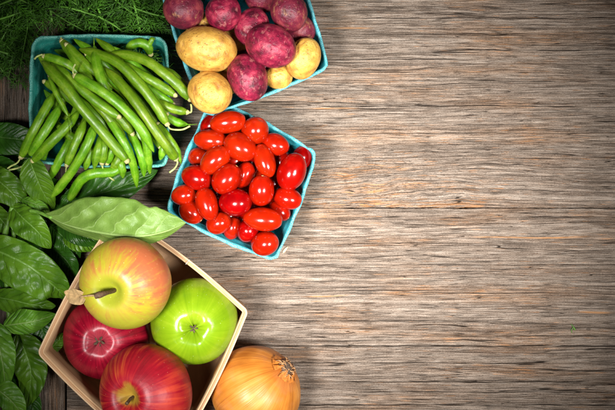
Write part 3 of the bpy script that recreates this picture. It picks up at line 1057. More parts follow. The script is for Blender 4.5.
for x, y, l, z in [(60, 80, 34, 72), (92, 70, 36, 74), (112, 80, 36, 74), (70, 98, 30, 74), (128, 96, 34, 72), (110, 108, 34, 74), (146, 92, 30, 72),
                   (88, 108, 30, 70), (140, 122, 30, 66), (96, 56, 28, 68), (118, 58, 30, 70), (136, 66, 30, 74)]:
    a = math.radians(44 + (x * 7 + y * 3) % 17 - 8)
    b = ((x * 5 + y) % 11 - 5) * 0.03
    q = [(x + t * l * math.cos(a + b * t), y + t * l * math.sin(a + b * t)) for t in (-1, -.35, .35, 1)]
    BEANS.append((q, (z - 4, z, z, z - 6), 5.0, HALF, dict(cap='end' if (x + y) % 3 else 'start')))
rng = random.Random(8)
for k in range(24):      # the lower layers of the heap
    x, y = rng.uniform(52, 150), rng.uniform(58, 142)
    a = math.radians(rng.choice([rng.uniform(35, 60), rng.uniform(35, 60), rng.uniform(100, 125)]))
    l = 26
    zz_ = rng.uniform(44, 64)
    q = [(min(max(x + t * math.cos(a), 44), 156), min(max(y + t * math.sin(a), 50), 158)) for t in (-l, -l / 3, l / 3, l)]
    BEANS.append((q, (zz_, zz_ + 3, zz_), 5.0, BURIED, dict(cap=None)))
BEANS += [
    ([(128, 128), (138, 148), (143, 162), (144, 177)], (60, 66, 62, 50), 5.0, 'bean between the thin hanging one and the straight one at the bottom rim', dict(cap='start')),
    ([(116, 152), (121, 165), (123, 178)], (54, 60, 52), 4.8, 'blunt bean end hanging just over the bottom rim, left of the thin one', dict(cap='start')),
    ([(160, 134), (163, 148), (160, 160)], (58, 62, 56), 4.6, 'short bean inside the lower right corner of the basket', dict(cap='start')),
]
for i, (pts, zs, hw, label, kw) in enumerate(BEANS):
    bean(pts, zs, hw, label, seed=500 + i, **kw)

# ------------------------------------------------------------------ wooden basket
M_VEN = mat_veneer('poplar_veneer', (0.52, 0.345, 0.19), (0.36, 0.21, 0.10))
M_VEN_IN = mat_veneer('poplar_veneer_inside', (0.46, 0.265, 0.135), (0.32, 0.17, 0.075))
M_VEN_RIM = mat_veneer('poplar_veneer_rim', (0.62, 0.43, 0.26), (0.44, 0.27, 0.13))
M_STAPLE = mat_plain('staple_wire', (0.35, 0.33, 0.30), 0.35)

WB_H = 76
wb_px = [(119, 214), (247, 311.5), (168, 466), (38.5, 353)]
wb_rim = [W(x, y, WB_H)[:2] for x, y in wb_px]
wb_ctr = sum(wb_rim) / 4
wb_base = [wb_ctr + (c - wb_ctr) * 0.94 for c in wb_rim]
wb_org = np.array([wb_ctr[0], wb_ctr[1], 0.0])
wb = thing('wooden_basket', 'square thin wood basket with pale rim holding four apples', 'basket', wb_org)
wl = lambda t: quad_loop([b + (a - b) * t for a, b in zip(wb_rim, wb_base)], 5.0, bow=1.0 + 3.0 * t, nside=22, ncor=6)
nW = len(wl(1.0))
thW = np.linspace(0, 2 * math.pi, nW, endpoint=False)
zW = 1.2 * np.sin(2 * thW + 1) + 0.8 * np.sin(4 * thW + 2.2)
L = [(offset_loop(wl(0.0), 0.0), 0.4)]
for t in (0.2, 0.4, 0.6, 0.8, 1.0): L.append((wl(t), WB_H * t + zW * t))
for t in (1.0, 0.8, 0.6, 0.4, 0.2): L.append((offset_loop(wl(t), -1.1), WB_H * t + zW * t))
L.append((offset_loop(wl(0.02), -1.1), 2.2))
v, f, uv = loft(L, cap_last=True)
obj('wall', v, f, M_VEN_IN, wb, wb_org, uv)


def hoop(name, o_in, o_out, t0, t1, rise, mat):
    a, b = wl(t0), wl(t1)
    L = [(offset_loop(a, o_in), WB_H * t0 + zW * t0), (offset_loop(a, o_out), WB_H * t0 + zW * t0),
         (offset_loop(b, o_out), WB_H * t1 + zW * t1 + rise - 0.3), (offset_loop(b, (o_in + o_out) / 2), WB_H * t1 + zW * t1 + rise),
         (offset_loop(b, o_in), WB_H * t1 + zW * t1 + rise - 0.3), (offset_loop(a, o_in), WB_H * t0 + zW * t0)]
    v, f, uv = loft(L)
    return obj(name, v, f, mat, wb, wb_org, uv)


hoop('rim_band', 0.12, 1.7, 0.82, 1.0, 0.7, M_VEN_RIM)
hoop('inner_band', -2.9, -1.25, 0.80, 0.99, -0.5, M_VEN)


def staple(i):
    Lr = offset_loop(wl(0.985), 0.0)
    p, q = Lr[i], Lr[(i + 1) % nW]
    d = (q - p) / np.linalg.norm(q - p); nn = np.array([d[1], -d[0]])
    if nn @ (p - wb_ctr) < 0: nn = -nn
    z = WB_H + zW[i]
    pts = [np.array([*(p - nn * 3.1), z - 7]), np.array([*(p - nn * 3.1), z + .2]), np.array([*(p - nn * 2.4), z + 1.1]), np.array([*(p + nn * 1.3), z + 1.2]),
           np.array([*(p + nn * 1.95), z + .2]), np.array([*(p + nn * 1.95), z - 7])]
    v, f, uv = tube(catmull(pts, 20), 0.45, 6)
    obj('staple', v, f, M_STAPLE, wb, wb_org, uv)


staple(6 + 11)

# ------------------------------------------------------------------ apples
M_ASTEM = mat_plain('apple_stalk', (0.085, 0.045, 0.018), 0.7, 0.4, 2.0)
M_CALYX = mat_plain('apple_calyx', (0.075, 0.048, 0.024), 0.85, 0.5, 1.5)
M_DRY = mat_plain('dry_leaf', (0.50, 0.33, 0.15), 0.7, 0.25, 4.0, 0.6)


def apple(px, py, z, R, axis, mat, label, seed, flat=0.90, stem_dim=(0.34, 0.24), cal_dim=(0.26, 0.25), spin=0.0, stem=True, cal=1.0):
    rng = np.random.default_rng(seed)
    d, f = sphere_grid(96, 80)
    s = np.hypot(d[:, 0], d[:, 1])
    th = np.arctan2(d[:, 1], d[:, 0])
    zz = d[:, 2]
    rad = 1 + 0.045 * zz + 0.012 * np.cos(5 * th + 1) * np.clip(-zz + 0.3, 0, 1) + 0.012 * np.cos(2 * th + rng.uniform(0, 6))
    w = wavy(rng, 6, 1, 2.5)
    rad += 0.012 * w(d)
    D1, w1 = stem_dim; D2, w2 = cal_dim
    zv = flat * zz - np.where(zz > 0, D1 * np.exp(-(s / w1) ** 2), 0) + np.where(zz < 0, D2 * np.exp(-(s / w2) ** 2) * (1 + 0.20 * np.cos(5 * th + 0.5) + 0.16 * np.cos(2 * th + 2) + 0.06 * np.cos(9 * th)), 0)
    v = np.column_stack([d[:, 0] * rad, d[:, 1] * rad, zv * (1 + 0.02 * w(d))]) * R
    org = W(px, py, z)
    root = thing('apple', label, 'apple', org, 'apples in the wooden basket')
    q = Vector(axis).normalized().to_track_quat('Z', 'Y')
    q = q @ Matrix.Rotation(math.radians(spin), 4, 'Z').to_quaternion()
    root.rotation_mode = 'QUATERNION'
    root.rotation_quaternion = q
    obj('flesh', v, f, mat, root)
    # calyx: five withered sepals round a small cup
    parts = []
    zb = (-flat + D2) * R
    for k in range(5):
        a = k * 2 * math.pi / 5 + rng.uniform(-.15, .15)
        dr = np.array([math.cos(a), math.sin(a), 0]); sd = np.array([-math.sin(a), math.cos(a), 0])
        pr = [(0.6, .0, 1.3), (2.2, -1.8, 1.5), (3.9, -2.8, 1.0), (5.8, -2.6, 0.2)]
        vv = []
        for rr, dz, hw in pr:
            for sgn in (-1, 0, 1): vv.append(dr * rr + sd * sgn * hw + np.array([0, 0, zb + dz + (0.5 if sgn == 0 else 0)]))
        for rr, dz, hw in pr:
            for sgn in (-1, 0, 1): vv.append(dr * rr + sd * sgn * hw + np.array([0, 0, zb + dz + 0.5 + (0.5 if sgn == 0 else 0)]))
        ff = []
        for i in range(3):
            for j in range(2):
                b0 = i * 3 + j
                ff.append((b0, b0 + 1, b0 + 4, b0 + 3)); ff.append((b0 + 12, b0 + 15, b0 + 16, b0 + 13))
        ff += [(0, 3, 15, 12), (3, 6, 18, 15), (6, 9, 21, 18), (2, 14, 17, 5), (5, 17, 20, 8), (8, 20, 23, 11), (0, 12, 13, 1), (1, 13, 14, 2), (9, 10, 22, 21), (10, 11, 23, 22)]
        parts.append((np.array(vv), ff))
    a_ = np.linspace(0, 2 * math.pi, 12, endpoint=False)
    rim_ = 2.4 + 0.5 * np.cos(5 * a_)
    parts.append((np.vstack([np.column_stack([rim_ * np.cos(a_), rim_ * np.sin(a_), np.full(12, zb - 0.9)]), [[0, 0, zb + 0.6]],
                             np.column_stack([rim_ * np.cos(a_), rim_ * np.sin(a_), np.full(12, zb + 2.5)])]),
                  [(12, i, (i + 1) % 12) for i in range(12)] + [(i, (i + 1) % 12, (i + 1) % 12 + 13, i + 13) for i in range(12)]))
    vv, ff, _ = merge(parts)
    vv = (vv - [0, 0, zb]) * cal + [0, 0, zb - 0.3]
    obj('calyx', vv, ff, M_CALYX, root)
    if stem:
        zb = (flat - D1) * R
        pts = [(0, 0, zb - 1.5), (0.3, 0.4, zb + 4), (1.5, 1.0, zb + 9), (3.2, 1.4, zb + 14)]
        vv, ff, uu = tube(catmull(pts, 14), np.linspace(1.3, 1.7, 14), 8)
        obj('stem', vv, ff, M_ASTEM, root, (0, 0, 0), uu)
    return root


a1 = apple(126.5, 283, 106, 41.5, A1_AXIS, mat_apple_blush(),
           'yellow apple with orange red blush, thick stem and dry leaf', 1, flat=0.86, stem=False)
a2 = apple(106, 337, 50, 40.5, (0.02, 0.02, -1.0), mat_apple_crimson(),
           'deep crimson apple with its blossom end up, under the yellow one', 2, cal_dim=(0.24, 0.22))
a3 = apple(194.5, 321.5, 62, 41.0, (-0.08, 0.13, -1.0), mat_apple_green(),
           'bright green apple with blossom end up, by the basket corner near the onion', 3, cal_dim=(0.27, 0.25), flat=.88, cal=0.72)
a4 = apple(147.5, 391, 84, 43.5, A4_AXIS, mat_apple_red(),
           'red streaked apple with golden stem hollow, nearest the onion\'s left side', 4, flat=0.88)

# the spur on the yellow apple: a thick knobbly stem, a thin stalk and a dry leaf
a1m = Matrix.Translation(a1.location) @ a1.rotation_quaternion.to_matrix().to_4x4()
def loc1(p):
    return np.array((a1m.inverted() @ Vector([c * MM for c in p]))[:]) / MM
pts = [loc1(W(x, y, z)) for x, y, z in ((116, 289, 122), (113, 291, 130), (106, 293, 141), (99, 295, 144), (95, 296.5, 144))]
pth = catmull(pts, 22)
rad = 1.7 + 0.5 * np.sin(np.linspace(0, 11, 22)) * np.linspace(.3, 1, 22) + np.linspace(0, 1.2, 22)
vv, ff, uu = tube(pth, rad, 9)
obj('stem', vv, ff, M_ASTEM, a1, (0, 0, 0), uu)
pts = [loc1(W(x, y, z)) for x, y, z in ((97, 296, 144), (92, 295.5, 138), (86, 296, 128), (80, 297, 118))]
vv, ff, uu = tube(catmull(pts, 14), np.linspace(1.0, 0.8, 14), 7)
obj('stalk', vv, ff, M_DRY, a1, (0, 0, 0), uu)


# ------------------------------------------------------------------ leaves
def leaf_geo(mid, wl_, wr_, foldl=0.15, foldr=0.15, roll=0.0, cup=0.0, pucker=0.05, lprof=None, nv=8, seed=0, n=64, m=30, wave=0.05, peak=0.42, thick=0.35):
    """a leaf blade along the mid path (mm); wl_/wr_ half widths, folds: rise of each half (radians, may be negative)"""
    rng = np.random.default_rng(seed)
    P = catmull(mid, n)
    T, Sd, U = frames(P)
    c, s = math.cos(roll), math.sin(roll)
    Sd, U = Sd * c + U * s, U * c - Sd * s
    u = np.linspace(0, 1, n)
    b = 0.95; a = b * peak / (1 - peak)
    prof = u ** a * (1 - u) ** b
    prof /= prof.max()
    prof = prof ** 0.85
    lp = prof if lprof is None else np.interp(u, *lprof)
    lump = wavy(rng, 8, 0.25, 0.6)
    ph = rng.uniform(0, 6, 6)
    v = np.linspace(-1, 1, m + 1)
    V = np.zeros((n, m + 1, 3))
    for j, vj in enumerate(v):
        sgn = 1 if vj > 0 else -1
        av = abs(vj)
        w = (wr_ * prof if vj > 0 else wl_ * lp) * (1 + 0.03 * np.sin(u * 11 + ph[0] + sgn) * av)
        fold = foldr if vj > 0 else foldl
        d = av * w
        q = (u - 0.23 * av ** 1.2 + sgn * 0.03) * nv
        tri = np.abs(q - np.floor(q) - 0.5) * 2
        pk = (1 - tri ** 2) * pucker * w * min(1, av * 4) * (1 - 0.5 * av)
        ang = fold + cup * av
        pk = pk + pucker * 0.9 * w * min(1, av * 3) * lump(P + sgn * Sd * d[:, None])
        wav = wave * w * av * av * (np.sin(u * 9 + ph[1] + sgn * 1.7) + 0.4 * np.sin(u * 15 + ph[2] + sgn))
        V[:, j] = P + sgn * Sd * (d * np.cos(ang))[:, None] + U * (d * np.sin(ang) + pk + wav - 0.25 * (av < .04))[:, None]
    top = V.reshape(-1, 3)
    nrm = np.repeat(U, m + 1, axis=0)
    bot = top - nrm * thick
    N = n * (m + 1)
    f = []
    for i in range(n - 1):
        for j in range(m):
            q = (i * (m + 1) + j, i * (m + 1) + j + 1, (i + 1) * (m + 1) + j + 1, (i + 1) * (m + 1) + j)
            f.append(q); f.append(tuple(N + k for k in q[::-1]))
    for i in range(n - 1):
        a0, a1_ = i * (m + 1), (i + 1) * (m + 1)
        f.append((a0, a1_, N + a1_, N + a0))
        b0, b1 = a0 + m, a1_ + m
        f.append((b0, N + b0, N + b1, b1))
    uu, vv = np.meshgrid(u, (v + 1) / 2, indexing='ij')
    uv = np.column_stack([uu.ravel(), vv.ravel()])
    return np.vstack([top, bot]), f, np.vstack([uv, uv])


M_LEAF = mat_leaf('basil_leaf', (0.12, 0.27, 0.012), (0.062, 0.175, 0.007), (0.19, 0.38, 0.06))
M_LEAF_L = mat_leaf('basil_leaf_light', (0.15, 0.35, 0.026), (0.08, 0.24, 0.014), (0.30, 0.48, 0.13), nveins=7)
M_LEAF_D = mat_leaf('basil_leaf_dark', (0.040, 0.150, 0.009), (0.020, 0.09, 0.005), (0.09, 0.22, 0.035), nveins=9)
M_LEAF_P = mat_leaf('basil_leaf_underside', (0.165, 0.275, 0.048), (0.115, 0.21, 0.028), (0.28, 0.41, 0.12), nveins=7, rough=0.46, net_amt=0.16, under=True)
M_STEM = mat_plain('basil_stem', (0.16, 0.34, 0.045), 0.45, 0.3, 4.0)


def leaf_part(root, org, pts, wl_, wr_, mat, seed, name='leaf', **kw):
    mid = [W(x, y, z) for x, y, z in pts]
    v, f, uv = leaf_geo(mid, wl_, wr_, seed=seed, **kw)
    return obj(name, v, f, mat, root, org, uv)


def stem_part(root, org, pts, r0, r1, name='stem', mat=None):
    p = catmull([W(x, y, z) for x, y, z in pts], 18)
    v, f, uv = tube(p, np.linspace(r0, r1, 18), 8)
    return obj(name, v, f, mat or M_STEM, root, org, uv)


# the dry leaf end belongs to the apple
mid = [loc1(W(x, y, z)) for x, y, z in ((86, 296, 124), (80, 296, 116), (73, 295, 108), (64, 292, 102))]
v, f, uv = leaf_geo(mid, 8.5, 8.5, foldl=0.5, foldr=0.4, pucker=0.03, nv=4, seed=9, n=30, m=16, peak=0.35, wave=0.12, thick=0.5)
obj('dry_leaf', v, f, M_DRY, a1, (0, 0, 0), uv)

# big pale leaf, lying over the basket corner, underside up
org = W(60, 220, 70)
big = thing('basil_leaf', 'large pale basil leaf, underside up, lying across the wooden basket corner', 'basil leaf', org)
leaf_part(big, org, [(44, 214, 62), (66, 225, 74), (98, 233, 92), (134, 237, 106), (162, 233, 108), (186, 223, 100)], 36, 17, M_LEAF_P, 21,
          name='blade', foldl=0.10, foldr=-0.95, pucker=-0.045, nv=7, wave=0.07, peak=0.46, cup=-0.10,
          lprof=([0, .06, .16, .29, .4, .5, .6, .68, .75, .82, .90, .96, 1], [0, .2, .5, .8, .94, 1, .95, .8, .66, .66, .48, .24, 0]))
stem_part(big, org, [(30, 210.5, 54), (38, 212, 58), (52, 218, 66)], 1.9, 1.5, name='leaf_stalk')

# sprig lower left
org = W(10, 300, 0)
sp = thing('basil_sprig', 'basil sprig with broad glossy leaves beside the wooden basket', 'basil', org)
leaf_part(sp, org, [(-22, 244, 34), (5, 254, 44), (32, 268, 46), (56, 288, 36), (64, 297, 26)], 20, 25, M_LEAF, 31, foldl=0.18, foldr=0.08, pucker=0.06, nv=9)
leaf_part(sp, org, [(3, 326, 36), (18, 324, 44), (36, 321, 44), (56, 314, 34)], 14, 13, M_LEAF_L, 32, foldl=-0.15, foldr=-0.25, cup=-0.2, pucker=0.09, nv=6, wave=0.09)
leaf_part(sp, org, [(-6, 322, 36), (-1, 345, 44), (3, 366, 42), (6, 390, 30)], 14, 16, M_LEAF_L, 33, foldl=-0.2, foldr=-0.2, pucker=0.06, nv=7)
leaf_part(sp, org, [(17, 334, 22), (26, 354, 26), (31, 376, 24), (26, 408, 14)], 19, 17, M_LEAF, 34, foldl=0.1, foldr=0.05, pucker=0.07, nv=8)
leaf_part(sp, org, [(-12, 384, 30), (2, 393, 36), (14, 404, 34), (24, 418, 28)], 14, 12, M_LEAF_L, 35, foldl=-0.1, foldr=-0.1, pucker=0.07, nv=6)
leaf_part(sp, org, [(30, 305, 16), (40, 325, 20), (46, 345, 18), (44, 368, 10)], 13, 13, M_LEAF_D, 36, pucker=0.07)
leaf_part(sp, org, [(-10, 296, 20), (12, 300, 28), (34, 305, 30), (56, 306, 24)], 12, 13, M_LEAF, 37, foldl=0.3, pucker=0.07)
leaf_part(sp, org, [(8, 375, 10), (16, 390, 14), (30, 402, 12), (38, 420, 8)], 14, 16, M_LEAF_D, 38, pucker=0.07)
stem_part(sp, org, [(0, 250, 24), (6, 280, 22), (9, 315, 24), (8, 350, 20), (4, 420, 12)], 2.2, 2.8)

# sprig upper left
org = W(10, 205, 0)
sp = thing('basil_sprig', 'basil sprig with bare green stems, between bean basket and pale leaf', 'basil', org)
leaf_part(sp, org, [(-14, 172, 34), (0, 182, 44), (14, 195, 44), (27, 212, 34)], 15, 16, M_LEAF, 41, foldl=0.15, foldr=0.2, pucker=0.08, nv=7)
leaf_part(sp, org, [(12, 207, 40), (24, 219, 50), (38, 232, 50), (51, 248.5, 40)], 14, 15, M_LEAF, 42, foldl=0.28, foldr=0.22, pucker=0.08, nv=7)
leaf_part(sp, org, [(29, 158, 62), (35, 174, 62), (43, 192, 52), (54, 209, 36)], 14, 15, M_LEAF, 43, foldl=0.2, foldr=0.05, pucker=0.07, nv=7)
leaf_part(sp, org, [(-10, 160, 24), (4, 168, 30), (18, 178, 30), (30, 192, 22)], 11, 13, M_LEAF_D, 44, foldl=0.2, pucker=0.08)
leaf_part(sp, org, [(-14, 205, 28), (-4, 214, 34), (6, 226, 34), (12, 240, 26)], 10, 11, M_LEAF, 45, foldl=0.2, pucker=0.08)
leaf_part(sp, org, [(18, 236, 14), (30, 246, 18), (44, 254, 18), (60, 268, 12)], 13, 14, M_LEAF_D, 46, pucker=0.08)
leaf_part(sp, org, [(22, 200, 44), (32, 203, 48), (42, 207, 46), (50, 213, 40)], 6, 7, M_LEAF_L, 47, foldl=0.4, foldr=0.3, pucker=0.08, nv=6)
stem_part(sp, org, [(13, 204, 40), (8, 224, 40), (2, 242, 36), (-4, 262, 28)], 2.4, 2.7)
stem_part(sp, org, [(16, 212, 38), (14.5, 228, 38), (12, 246, 34), (6, 270, 24)], 2.0, 2.4)

# dark leaves
org = W(20, 140, 0)
sp = thing('basil_leaf', 'long dark glossy leaf lying flat by the lower left bean stalks', 'basil leaf', org)
leaf_part(sp, org, [(-20, 132, 12), (0, 137, 20), (24, 140, 22), (52, 146, 14)], 15, 17, M_LEAF_D, 51, name='blade', foldl=0.1, foldr=0.12, pucker=0.05, nv=10)
org = W(110, 190, 0)
sp = thing('basil_leaf', 'dark ribbed leaf on the table under the hanging bean tips', 'basil leaf', org)
leaf_part(sp, org, [(62, 204, 20), (88, 197, 30), (118, 188, 32), (158, 170, 20)], 17, 18, M_LEAF_D, 52, name='blade', foldl=0.18, foldr=0.05, pucker=0.08, nv=9)

org = W(70, 245, 0)
sp = thing('basil_sprig', 'crumpled dark basil sprig in the shade under the pale leaf', 'basil', org)
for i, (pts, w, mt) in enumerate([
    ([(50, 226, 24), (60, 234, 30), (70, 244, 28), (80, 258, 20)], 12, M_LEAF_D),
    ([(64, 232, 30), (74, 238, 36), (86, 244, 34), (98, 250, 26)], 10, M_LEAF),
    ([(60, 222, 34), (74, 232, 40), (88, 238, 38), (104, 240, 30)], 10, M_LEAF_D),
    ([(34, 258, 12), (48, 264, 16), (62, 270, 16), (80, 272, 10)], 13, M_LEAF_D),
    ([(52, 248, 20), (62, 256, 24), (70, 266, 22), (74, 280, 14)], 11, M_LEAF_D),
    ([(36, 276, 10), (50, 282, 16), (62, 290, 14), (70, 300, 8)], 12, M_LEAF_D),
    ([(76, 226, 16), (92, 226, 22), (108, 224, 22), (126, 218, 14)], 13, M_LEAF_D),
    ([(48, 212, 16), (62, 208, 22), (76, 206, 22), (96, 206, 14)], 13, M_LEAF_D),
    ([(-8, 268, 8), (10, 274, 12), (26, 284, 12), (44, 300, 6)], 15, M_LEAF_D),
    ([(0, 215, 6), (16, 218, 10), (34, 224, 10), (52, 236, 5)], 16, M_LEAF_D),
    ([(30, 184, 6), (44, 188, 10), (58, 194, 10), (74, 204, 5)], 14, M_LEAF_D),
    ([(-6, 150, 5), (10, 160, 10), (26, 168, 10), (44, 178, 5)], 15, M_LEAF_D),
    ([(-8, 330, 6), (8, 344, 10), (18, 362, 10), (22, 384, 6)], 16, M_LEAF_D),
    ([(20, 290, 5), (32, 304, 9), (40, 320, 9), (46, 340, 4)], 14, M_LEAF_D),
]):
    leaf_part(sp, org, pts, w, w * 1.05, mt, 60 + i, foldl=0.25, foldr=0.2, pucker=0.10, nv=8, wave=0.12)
stem_part(sp, org, [(52, 224, 20), (50, 246, 16), (40, 270, 10), (24, 300, 6)], 1.8, 2.2)

org = W(58, 345, 20)
sp = thing('basil_leaf', 'small torn basil leaf caught inside the wooden basket corner', 'basil leaf', org)
leaf_part(sp, org, [(48, 354, 40), (53, 347, 44), (59, 340, 44), (68, 333, 36)], 8, 7, M_LEAF, 81, name='blade', foldl=0.3, foldr=-0.2, pucker=0.1, nv=5, wave=.12)

# ------------------------------------------------------------------ onion
M_ON = mat_onion()
M_ROOT = mat_plain('onion_roots', (0.33, 0.17, 0.07), 0.8, 0.5, 2.0)
M_RPLATE = mat_plain('onion_root_plate', (0.10, 0.06, 0.035), 0.9, 0.5, 1.5)
M_FLAKE = mat_plain('onion_dry_skin', (0.42, 0.135, 0.02), 0.5, 0.35, 3.0)

R_ON = 43.5
org = W(256.5, 391, 45)
on = thing('onion', 'golden brown onion with dried root tuft beside the wooden basket', 'onion', org)
on.rotation_mode = 'QUATERNION'
on.rotation_quaternion = Vector((0.66, 0.58, 0.44)).normalized().to_track_quat('Z', 'Y')
d, f = sphere_grid(96, 72)
rg = np.random.default_rng(77)
w = wavy(rg, 6, 1, 2.5)
s = np.hypot(d[:, 0], d[:, 1]); th = np.arctan2(d[:, 1], d[:, 0])
zz = d[:, 2]
rr = 1 + 0.014 * w(d) + 0.006 * np.cos(9 * th + 2 * zz) * s
zv = zz * 0.96 + np.where(zz > 0, 0.05 * np.exp(-(s / 0.25) ** 2), -0.25 * np.exp(-(s / 0.2) ** 2))
v = np.column_stack([d[:, 0] * rr, d[:, 1] * rr, zv * rr]) * R_ON
obj('bulb', v, f, M_ON, on)
ztop = R_ON * 1.0
plate, pf = sphere_grid(20, 12)
pl = plate * np.array([7.5, 7.5, 3.0]) * (1 + 0.15 * wavy(rg, 8, 3, 7)(plate))[:, None] + np.array([0, 0, ztop - 0.6])
obj('root_plate', pl, pf, M_RPLATE, on)
for k in range(46):
    a = rg.uniform(0, 6.28); r0 = rg.uniform(1.5, 8.0)
    base = np.array([r0 * math.cos(a), r0 * math.sin(a), ztop + 1.2 - 0.03 * r0 * r0])
    dr = np.array([math.cos(a), math.sin(a), 0]); tw = np.array([-math.sin(a), math.cos(a), 0]) * rg.normal() * 2.5
    l = rg.uniform(2.5, 6)
    pts = [base - [0, 0, 1.5], base + dr * l * .3 + [0, 0, rg.uniform(.5, 2.5)], base + dr * l * .7 + tw * .6 + [0, 0, rg.uniform(-.5, 2)], base + dr * l * 0.9 + tw + [0, 0, rg.uniform(-2.5, 1)]]
    vv, ff, uu = tube(catmull(pts, 9), np.linspace(0.6, 0.28, 9), 5)
    obj('root', vv, ff, M_ROOT, on, (0, 0, 0), uu)
for k in range(11):     # papery skin ends curling away round the roots
    a = k / 11 * 6.28 + rg.uniform(-.2, .2)
    dr = np.array([math.cos(a), math.sin(a), 0]); sd = np.array([-math.sin(a), math.cos(a), 0])
    vv = []
    L_ = rg.uniform(5, 9); hw = rg.uniform(2.5, 4)
    lift = rg.uniform(0.6, 2.6)
    for layer in (0, 0.3):
        for i, t in enumerate(np.linspace(0, 1, 6)):
            rad_ = 15 - L_ * t
            zz_ = math.sqrt(max(R_ON ** 2 - rad_ ** 2, 0)) * 0.975 + 0.8 + lift * t * t + layer + 1.2 * t
            for j in (-1, -0.5, 0, 0.5, 1):
                ww = hw * (1 - 0.75 * t ** 1.5)
                vv.append(dr * rad_ + sd * j * ww + np.array([0, 0, zz_ + 0.4 * math.sin(j * 3 + k) * t - 0.012 * (j * ww) ** 2]))
    ff = []
    for i in range(5):
        for j in range(4):
            b0 = i * 5 + j
            ff.append((b0, b0 + 1, b0 + 6, b0 + 5)); ff.append((b0 + 30, b0 + 35, b0 + 36, b0 + 31))
    obj('skin_flake', np.array(vv), ff, M_FLAKE, on)

# ------------------------------------------------------------------ dill
M_DILL = mat_dill('dill_thread', (0.052, 0.165, 0.010))
M_DILLS = mat_dill('dill_stalk', (0.11, 0.27, 0.03))


def filament(p, d, l, r, rng, out, bend=0.35):
    n = 4
    q = np.array(p, float); dd = np.array(d, float)
    pts = [q.copy()]
    for i in range(n - 1):
        dd = dd + rng.normal(size=3) * bend * 0.35; dd /= np.linalg.norm(dd)
        q = q + dd * l / (n - 1); pts.append(q.copy())
    out.append(tube(np.array(pts), np.linspace(r, r * 0.45, n), 3))
    return pts


def frond(seed, length):
    rng = np.random.default_rng(seed)
    thread, stalk = [], []
    n = 14
    ang = 0.0
    p = np.zeros(3); pts = [p.copy()]
    d = np.array([1.0, 0, 0.12])
    cur = rng.normal() * 0.05
    for i in range(n):
        ang += cur + rng.normal() * 0.04
        d = np.array([math.cos(ang), math.sin(ang), 0.10 + rng.normal() * 0.08])
        p = p + d * length / n; pts.append(p.copy())
    path = catmull(pts, 28)
    stalk.append(tube(path, np.linspace(0.85, 0.35, 28), 6))
    nb = int(length / 8)
    for k in range(nb):
        t = 0.16 + 0.84 * k / nb
        i = int(t * 27); q = path[i]
        T = path[min(i + 1, 27)] - path[max(i - 1, 0)]; T /= np.linalg.norm(T)
        for sgn in ((-1, 1) if rng.random() < .75 else (rng.choice([-1, 1]),)):
            a = sgn * rng.uniform(0.55, 1.0)
            bd = np.array([T[0] * math.cos(a) - T[1] * math.sin(a), T[0] * math.sin(a) + T[1] * math.cos(a), rng.normal() * 0.3])
            bd /= np.linalg.norm(bd)
            bl = (1 - t * 0.75) * length * rng.uniform(0.24, 0.40) + 4
            bp = filament(q, bd, bl, 0.55, rng, thread, 0.3)
            bp = catmull(bp, 12)
            m = max(3, int(bl / 2.8))
            for j in range(m):
                tt = 0.2 + 0.8 * j / m
                ii = int(tt * 11)
                bt = bp[min(ii + 1, 11)] - bp[max(ii - 1, 0)]; bt /= np.linalg.norm(bt) + 1e-9
                for s2 in (-1, 1):
                    aa = s2 * rng.uniform(0.35, 0.85)
                    fd = np.array([bt[0] * math.cos(aa) - bt[1] * math.sin(aa), bt[0] * math.sin(aa) + bt[1] * math.cos(aa), bt[2] + rng.normal() * 0.4])
                    fd /= np.linalg.norm(fd)
                    filament(bp[ii], fd, rng.uniform(4.5, 10.0), 0.42, rng, thread, 0.45)
    return merge(thread), merge(stalk)


protos = []
for k in range(6):
    protos.append(frond(900 + k, 70 + 6 * k))
org = np.array([-230.0, 190.0, 0.0])
dill = thing('dill_bunch', 'bunch of feathery dark green dill spread above the bean basket', 'dill', org)
made = []
rng = random.Random(21)


def add_frond(px, py, z, deg, tilt, i, scale=1.0):
    k = i % len(protos)
    if k >= len(made):
        (tv, tf, tu), (sv, sf, su) = protos[k]
        a = obj('frond', tv, tf, M_DILL, dill)
        b = obj('stalk', sv, sf, M_DILLS, a)
        made.append((a, b))
    else:
        a0, b0 = made[k]
        a = a0.copy(); COL.objects.link(a)
        b = b0.copy(); COL.objects.link(b); b.parent = a
    a.location = (W(px, py, z) - org) * MM
    a.rotation_euler = (rng.uniform(-.35, .35), math.radians(-tilt), math.radians(deg))
    a.scale = (scale,) * 3


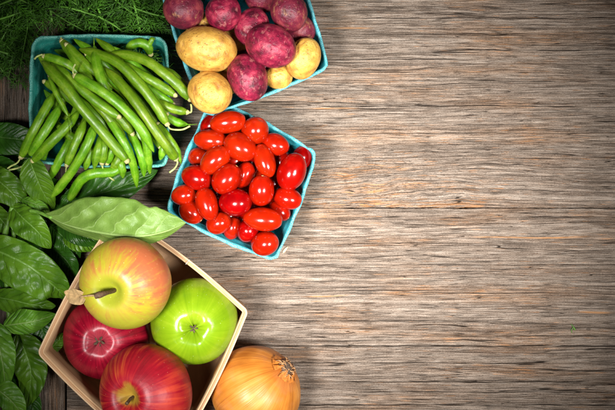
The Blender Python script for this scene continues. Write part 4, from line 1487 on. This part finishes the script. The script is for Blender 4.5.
spots = []
for gx in range(-20, 176, 18):
    for gy in (-18, -4, 10, 24):
        spots.append((gx + rng.uniform(-8, 8), gy + rng.uniform(-6, 6)))
for gy in (42, 54, 66, 78):
    for gx in (-22, -6, 9):
        spots.append((gx + rng.uniform(-6, 6), gy + rng.uniform(-6, 6)))
for i, (x, y) in enumerate(spots):
    cx, cy = 80, 10
    # fronds start at x, y and run so that their tips stay in the herb's patch
    for attempt in range(40):
        deg = rng.uniform(0, 360)
        tx = x + 58 * math.cos(math.radians(deg)); ty = y - 58 * math.sin(math.radians(deg))
        if (-60 < tx < 178 and -60 < ty < 36) or (-60 < tx < 26 and -60 < ty < 84): break
    add_frond(x, y, rng.uniform(2, 16), deg, rng.uniform(-6, 10), i, rng.uniform(0.75, 1.0))

for k in range(16):
    x, y, deg = [(-10, 8, 20), (10, 26, 165), (30, -6, 320), (52, 22, 100), (60, 6, 350), (78, 24, 60), (92, -4, 300), (110, 24, 150), (122, 4, 340),
                 (146, 22, 150), (130, -8, 290), (22, 12, 200), (8, 54, 165), (-4, 66, 150), (100, 14, 20), (40, 8, 160)][k]
    add_frond(x, y, rng.uniform(26, 34), deg, rng.uniform(-8, 2), k + 1, rng.uniform(1.15, 1.4))

# a scrap of dill on the bare boards
v, f, uv = merge([tube(catmull([W(571, 324, .6), W(573.5, 327, 1.2), W(575, 330, .7)], 8), np.linspace(.35, .9, 8), 5),
                  tube(catmull([W(573.5, 327, 1), W(571.5, 330, 1.4), W(572, 333, .7)], 8), np.linspace(.5, .25, 8), 5)])
tag(obj('herb_scrap', v, f, M_DILLS, None, W(573, 328, 0), uv), 'tiny scrap of green herb lying alone on the bare boards', 'herb scrap')

# a pale splinter beside the tomato basket
v, f, uv = tube(catmull([W(283, 253, .8), W(285.5, 249.5, 1.6), W(288, 246.5, 1.0)], 8), np.array([.5, 1.2, 1.5, 1.3, 1.5, 1.1, .8, .4]), 6, 0.5)
tag(obj('wood_splinter', v, f, M_VEN_RIM, None, W(285.5, 249.5, 0), uv), 'small pale wood splinter at the lower corner of tomato basket', 'splinter')
